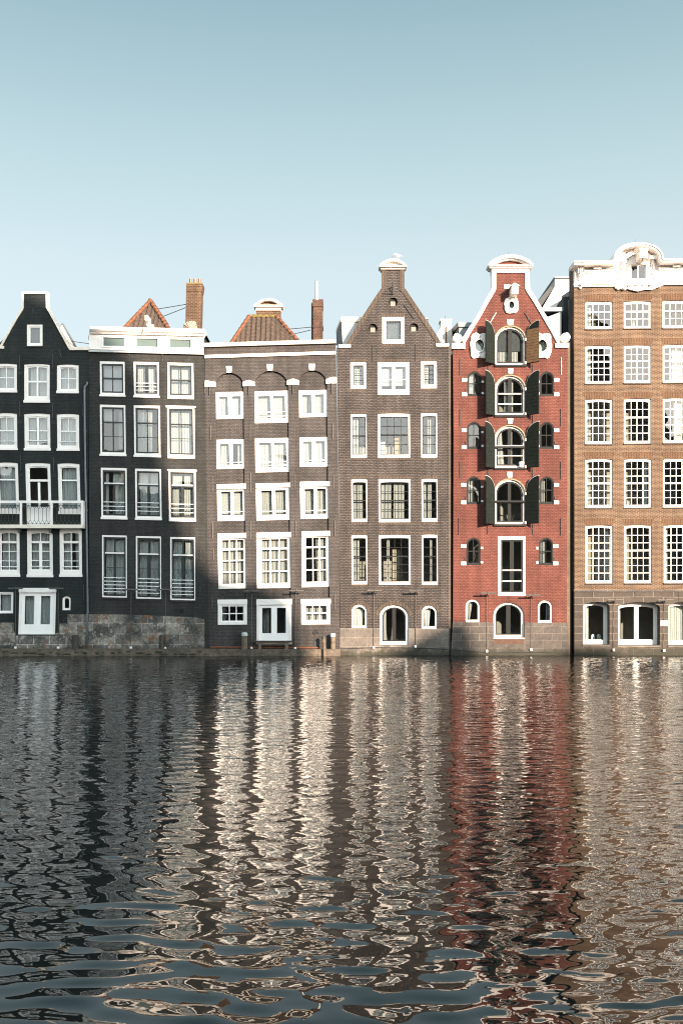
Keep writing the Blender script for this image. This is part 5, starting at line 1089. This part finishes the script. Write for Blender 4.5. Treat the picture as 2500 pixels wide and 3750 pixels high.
    h.part(MB().box(a, b, -wb, -1.2, zt, zt + .12).box(xs, b, -1.2, -10, zt, zt + .12), 'flat_roof', 'flat_roof')
    mb = MB().box(a + 2.6, a + 2.75, -1.2, -3.4, 0, Z(1070)); h.part(mb, 'partition', 'interior')
    h.part(MB().pbox(2108, 1446, 2335, 1640, -1.3, -1.4).pbox(2108, 1668, 2335, 1878, -1.3, -1.4).pbox(2108, 1906, 2335, 2152, -1.3, -1.4), 'inner_wall', 'cream_wall')
    # brick return on the left corner, coloured black to stand in for its shade
    h.part(MB().pbox(2090, 1085, 2101.3, 2404, -.45, -.7), 'side_pier', 'black_clad_and_shade')
house6()

# ================================================================== things seen between and behind the gables
def behind():
    T = lambda x, y, d: (X(x, d), -d, Z(y, d))
    d = -2.0; t = thing('white_chimney_stack', 'white rendered neck-shaped chimney wall rising between the grey and red gables', 'chimney', (X(1630, d), -d, Z(1290, d)))
    mb = MB().prism(w2([(1596, 1300), (1660, 1300), (1660, 1290), (1651, 1171), (1614, 1171), (1612, 1200), (1598, 1228)], d), d, d - .7); mb.build('wall', 'render_white', t)
    MB().prism(w2([(1611, 1174), (1653, 1174), (1653, 1169), (1611, 1169)], d), d + .08, d - .78).build('cap', 'old_white', t)
    MB().tube([T(1633, 1196, d + .05), T(1633, 1258, d + .05)], .03, 6).build('downpipe', 'copper', t); MB().tube([T(1630, 1170, d - .3), T(1630, 1154, d - .3)], .012, 5).build('lightning_rod', 'iron', t)
    d = -5; t = thing('white_chimney', 'small white chimney top showing behind the right slope of the grey gable', 'chimney', (X(1563, d), -d, Z(1230, d)))
    MB().pbox(1552, 1167, 1568, 1240, d, d - .6, d).build('stack', 'render_white', t); MB().pbox(1551, 1164.5, 1569, 1168, d + .04, d - .64, d).build('cap', 'old_white', t)
    d = -5.5; t = thing('rear_building', 'pale rendered rear building with dark slate slope between red and brown houses', 'building', (X(2070, d), -d, 0))
    MB().prism(w2([(1975, 1300), (2112, 1300), (2112, 1016), (2031, 1016), (2031, 1048), (2016, 1075), (1984, 1128)], d), d, d - 5).build('wall', 'render_white', t)
    MB().prism(w2([(2028, 1019), (2112, 1019), (2112, 1013), (2028, 1013)], d), d + .1, d - 5.1).build('parapet_cap', 'zinc', t)
    MB().prism(w2([(1960, 1300), (1975, 1300), (1980, 1122), (2026, 1052), (2016, 1046), (1972, 1098), (1958, 1118)], d), d - .1, d - 5).build('roof', 'slate', t)
    MB().pbox(1992, 1129, 2044, 1175, d + .3, d + .01, d).build('lead_panel', 'zinc_white', t)
    d = -1.6; t = thing('roof_shaft', 'black clad shaft with a grey zinc cap beside the brown corner', 'shaft', (X(2078, d), -d, Z(1280, d)))
    MB().pbox(2061.5, 1086, 2085, 1290, d, d - 1.6, d).build('cladding', 'black_clad_and_shade', t); MB().pbox(2085.2, 1092, 2100, 1300, d - .03, d - 1.6, d).build('brick_side', 'beige_brick', t)
    mb = MB().add([T(2084, 1082, d + .1), T(2101, 1082, d + .1), T(2101, 1064, d + .1), T(2084, 1064, d + .1), T(2056, 1098, d - 2.2), T(2101, 1098, d - 2.2), T(2101, 1082, d - 2.2), T(2056, 1083, d - 2.2)], [(0, 1, 2, 3), (0, 3, 7, 4), (3, 2, 6, 7), (1, 5, 6, 2), (4, 7, 6, 5), (0, 4, 5, 1)]); mb.build('cap', 'blue_grey', t)
    # dark gap closings so that no sky shows between the houses
behind()

# ================================================================== quay ledge, posts, bench
led = thing('stone_ledge', 'weathered stone ledge along the waterline below the three left houses', 'ledge', (X(585), -.2, 0))
MB().prism(w2([(-90, 2410), (755, 2410), (755, 2375), (-90, 2375)]), .42, -.05).build('ledge_course', 'ledge_stone', led)
MB().prism(w2([(756, 2410), (1246, 2410), (1246, 2376), (756, 2375)]), .44, -.05).build('ledge_course', 'ledge_stone', led)
mb = MB()
for i in range(40):
    x = -60 + i * 32 + random.uniform(-8, 8); mb.blob((X(x), -.40, Z(2392 + random.uniform(-8, 4))), (random.uniform(.1, .3), .05, random.uniform(.03, .08)), 7, 5)
kind(mb.build('algae', 'algae', led, smooth=True), 'stuff')
def post(label, x0, y0, x1, y1, mat, d=.3, lean=0, cap=None):
    t = thing('mooring_post', label, 'post', (X((x0 + x1) / 2, d), -d, Z(y1, d)), 'mooring posts at the foot of the houses')
    r = (X(x1, d) - X(x0, d)) / 2; xc = X((x0 + x1) / 2, d); n = 10
    zt, zb = Z(y0, d), Z(y1, d); pts = [(xc + lean, -d, zt), (xc + lean * .5, -d, (zt + zb) / 2), (xc, -d, zb)]
    MB().tube(pts, [r * .94, r, r * 1.02], 10).build('shaft', mat, t)
    if cap: MB().tube([(xc + lean, -d, zt - .1), (xc + lean, -d, zt + .03), (xc + lean, -d, zt + .08)], [r * 1.06, r * 1.06, r * .7], 10).build('cap', cap, t)
post('dark square-worn mooring post in front of the black house by the drainpipe', 265, 2325, 288, 2378, 'dark_timber')
post('dark mooring post against the rubble plinth under the right dark windows', 582, 2327, 601, 2378, 'dark_timber')
post('weathered grey mooring post left of the wooden landing bench', 884, 2322, 906, 2378, 'timber', cap='zinc_white')
post('thin leaning mooring post with black top at the waterline', 1182, 2334, 1194, 2406, 'timber', d=.55, lean=-.04, cap='iron')
post('thick pale mooring post at the right corner of the charcoal house', 1209, 2325, 1228, 2379, 'timber', cap='zinc_white')
t = thing('landing_bench', 'low dark wooden landing bench under the white door of the charcoal house', 'bench', (X(1004, .3), -.3, Z(2378, .3)))
MB().pbox(932, 2347, 1070, 2352, .42, .06, .3).build('seat', 'dark_timber', t)
for x in (946, 1044): MB().pbox(x, 2352.5, x + 11, 2378, .40, .1, .3).build('leg', 'timber', t)
MB().pbox(957, 2361, 1044, 2365, .28, .22, .3).build('stretcher', 'dark_timber', t)

# ================================================================== floodlights on thin poles
def lamp(label, xa, xb, y, xp, yp, yjb, d=.5, pole_to=None):
    t = thing('floodlight', label, 'lamp', (X(xp, .05), -.05, Z(yjb, .05)), 'floodlights along the waterside facades')
    za = Z(y, d)
    MB().tube([(X(xa, d), -d, za), (X(xb, d), -d, za)], .04, 10).build('lamp_head', 'lamp_metal', t)
    xm = X((xa + xb) / 2, d); xq = X(xp, .06)
    mb = MB().tube([(xm, -d, za), (xq, -.16, za - .05), (xq, -.06, za - .08)], .028, 6); mb.blob((xm, -d, za + .05), (.05, .05, .05)); mb.build('arm', 'iron', t)
    MB().tube([(xq, -.09, za - .05), (X(xp - 1, .08), -.09, Z(yjb, .08) + .05)], .015, 6).build('conduit', 'lamp_metal', t)
    MB().box(X(xp - 1, .1) - .055, X(xp - 1, .1) + .055, .15, .075, Z(yjb) - .06, Z(yjb) + .06).build('junction_box', 'plastic_white', t)
lamp('grey floodlight over the left corner of the white double door of the balcony house', 29, 84, 2155, 58, 2160, 2372)
lamp('grey floodlight over the right corner of the white double door of the balcony house', 179, 232, 2155.5, 214, 2160, 2372)
lamp('grey floodlight between the left and middle tall dark windows of the white-corniced house', 449, 503, 2159.5, 480.5, 2165, 2372)
lamp('grey floodlight between the middle and right tall dark windows of the white-corniced house', 573, 626, 2159.5, 606, 2165, 2373)
lamp('shaded grey floodlight left above the white door of the charcoal house', 893, 947, 2165.5, 922.5, 2170, 2373)
lamp('half-lit grey floodlight right above the white door of the charcoal house', 1059, 1112.5, 2163.5, 1082, 2168, 2374)
lamp('sunlit floodlight left above the grey arched door of the bare gable house', 1344, 1397.5, 2164, 1368.5, 2168, 2371)
lamp('sunlit floodlight right above the grey arched door of the bare gable house', 1498, 1551, 2165, 1521.5, 2168, 2367)
lamp('sunlit floodlight on the red wall left of the tall white-framed door', 1758.5, 1813, 2172.7, 1782.5, 2176, 2384)
lamp('sunlit floodlight on the red wall right of the tall white-framed door', 1924, 1978, 2180, 1944.5, 2183, 2379)
lamp('floodlight on the brown stone base between the two left arched openings', 2224, 2280, 2197.7, 2247, 2201, 2380)
lamp('floodlight on the brown stone base crossing the two white plates', 2408, 2465, 2198, 2431, 2201, 2382)

# ================================================================== gull on the grey gable, pot and chairs in the windows
def gull():
    yy = .12; T = lambda x, y, o=0: Vector((X(x, -yy) , yy + o, Z(y, -yy)))
    t = thing('seagull', 'white seagull with pale brown wings standing on top of the grey neck gable', 'bird', T(1455, 945))
    spine = [(1441.5, 932.5, .5), (1443, 931, 1.6), (1445.5, 929.3, 3.0), (1448, 929.3, 3.3), (1450, 931, 3.4), (1453, 934, 5.2), (1457, 936, 5.9), (1461, 936.6, 5.2), (1465, 936.8, 3.4), (1469, 936.8, 1.6), (1471.5, 936.8, .6)]
    MB().tube([T(x, y) for x, y, r in spine], [r / S for *_, r in spine], 12).build('body', 'gull_white', t, smooth=True)
    MB().tube([T(1441.8, 932.6), T(1439.8, 933), T(1438.5, 934)], [.015, .011, .004], 6).build('beak', 'beak', t)
    for s in (-1, 1):
        mb = MB().blob(T(1459, 935, s * .065), (.11, .02, .045), 10, 6); mb.tube([T(1460, 935.5, s * .07), T(1467, 937, s * .045), T(1472, 937.8, s * .02)], [.03, .02, .004], 6); mb.build('wing', 'gull_grey', t, smooth=True)
        MB().tube([T(1456 + s, 941, s * .03), T(1456.5 + s, 947, s * .03)], .008, 5).build('leg', 'beak', t)
        MB().blob(T(1444.3, 929, s * .032), (.008, .005, .008), 6, 4).build('eye', 'iron', t)
gull()
t = thing('flower_pot', 'white flower pot on the sill of the third arched window of the red house', 'pot', (X(1908), -.04, Z(1711)))
mb = MB(); n = 14; c = X(1908); z0, z1 = Z(1711.5), Z(1692)
mb.tube([(c, -.03, z0), (c, -.03, z1 - .03), (c, -.03, z1)], [.115, .14, .145], 14); mb.build('pot', 'plastic_white', t)
MB().tube([(c, -.03, z1 - .005), (c, -.03, z1 + .004)], .12, 12).build('soil', 'dark_timber', t)
def chair(x, label, d=-.95):
    t = thing('chair', label, 'chair', (X(x, d), -d, Z(2364)), 'white chairs behind the ground window of the brown house')
    y0, y1 = 2323, 2346; a, b = X(x - 6.5, d), X(x + 6.5, d)
    o = outline(x - 6.5, y0, x + 6.5, y1, ('ell', 5)); i = outline(x - 1.5, y0 + 8, x + 1.5, y1 - 3, ('ell', 1.5))
    MB().ring(w2(o, d), w2(i, d), d, d - .03).build('backrest', 'plastic_white', t)
    zs = Z(2352); MB().box(a - .05, b + .05, d + .0, d - .4, zs - .04, zs).build('seat', 'plastic_white', t)
    for sx in (a, b):
        for dd in (d - .03, d - .36): MB().tube([(sx, -dd, zs), (sx, -dd, Z(2371))], .015, 6).build('leg', 'lamp_metal', t)
chair(2171, 'white slotted chair back nearest the curtain in the brown house ground window'); chair(2192, 'white slotted chair back right of the other one in the brown house ground window')
d = -.55; px = 2183
t = thing('table_lamp', 'dark cone-shaded table lamp in the lowest left paned window of the brown house', 'lamp', (X(px, d), -d, Z(2128, d)))
MB().tube([(X(px, d), -d, Z(2073, d)), (X(px, d), -d, Z(2090, d))], [.05, .16], 14).build('lamp_shade', 'dark_timber', t)
MB().tube([(X(px, d), -d, Z(2090, d)), (X(px, d), -d, Z(2122, d)), (X(px, d), -d, Z(2124, d)), (X(px, d), -d, Z(2128, d))], [.015, .02, .08, .09], 10).build('lamp_stand', 'iron', t)
d = -.5; px = 2318
t = thing('flower_vase', 'white vase of cream flowers in the top middle window of the brown house', 'vase', (X(px, d), -d, Z(1194, d)))
MB().tube([(X(px, d), -d, Z(y, d)) for y in (1194, 1190, 1184, 1178)], [.05, .08, .045, .06], 10).build('vase', 'plastic_white', t)
mb = MB()
for k in range(9): mb.blob((X(px, d) + random.uniform(-.13, .13), -d + random.uniform(-.08, .08), Z(1172, d) + random.uniform(-.09, .09)), (.055, .055, .05), 7, 5)
mb.build('flowers', 'canvas', t)
d = -.45
for px, lab in ((2296, 'white paper stack at the left foot of a middle brown house window'), (2368, 'white paper stack at the right foot of a middle brown house window')):
    t = thing('paper_stack', lab, 'papers', (X(px, d), -d, Z(1849, d)))
    mb = MB(); z = Z(1849, d)
    for k in range(5):
        o_ = random.uniform(-.02, .02); mb.box(X(px - 7, d) + o_, X(px + 7, d) + o_, d + .0, d - .25, z, z + .045); z += .046
    mb.build('sheets', 'white_blind', t)
t = thing('lounge_chair', 'cream butterfly chair inside the lowest arched window of the red house', 'chair', (X(1870, -.9), .9, Z(1945, -.9)))
T = lambda x, y, d: (X(x, d), -d, Z(y, d))
MB().add([T(1853, 1884, -.9), T(1861, 1892, -1.1), T(1868, 1888, -1.15), T(1876, 1890, -1.1), T(1885, 1883, -.9), T(1880, 1901, -.85), T(1868, 1906, -.8), T(1857, 1901, -.85)] + [T(x, y, d - .03) for x, y, d in ((1853, 1884, -.9), (1861, 1892, -1.1), (1868, 1888, -1.15), (1876, 1890, -1.1), (1885, 1883, -.9), (1880, 1901, -.85), (1868, 1906, -.8), (1857, 1901, -.85))],
         [tuple(range(8)), tuple(range(15, 7, -1))] + [(i, (i + 1) % 8, 8 + (i + 1) % 8, 8 + i) for i in range(8)]).build('sling', 'pale_timber', t)
for a_, b_ in ((1854, 1880), (1884, 1858)):
    MB().tube([T(a_, 1885, -.92), T(b_, 1935, -.92)], .012, 6).build('leg', 'iron', t)
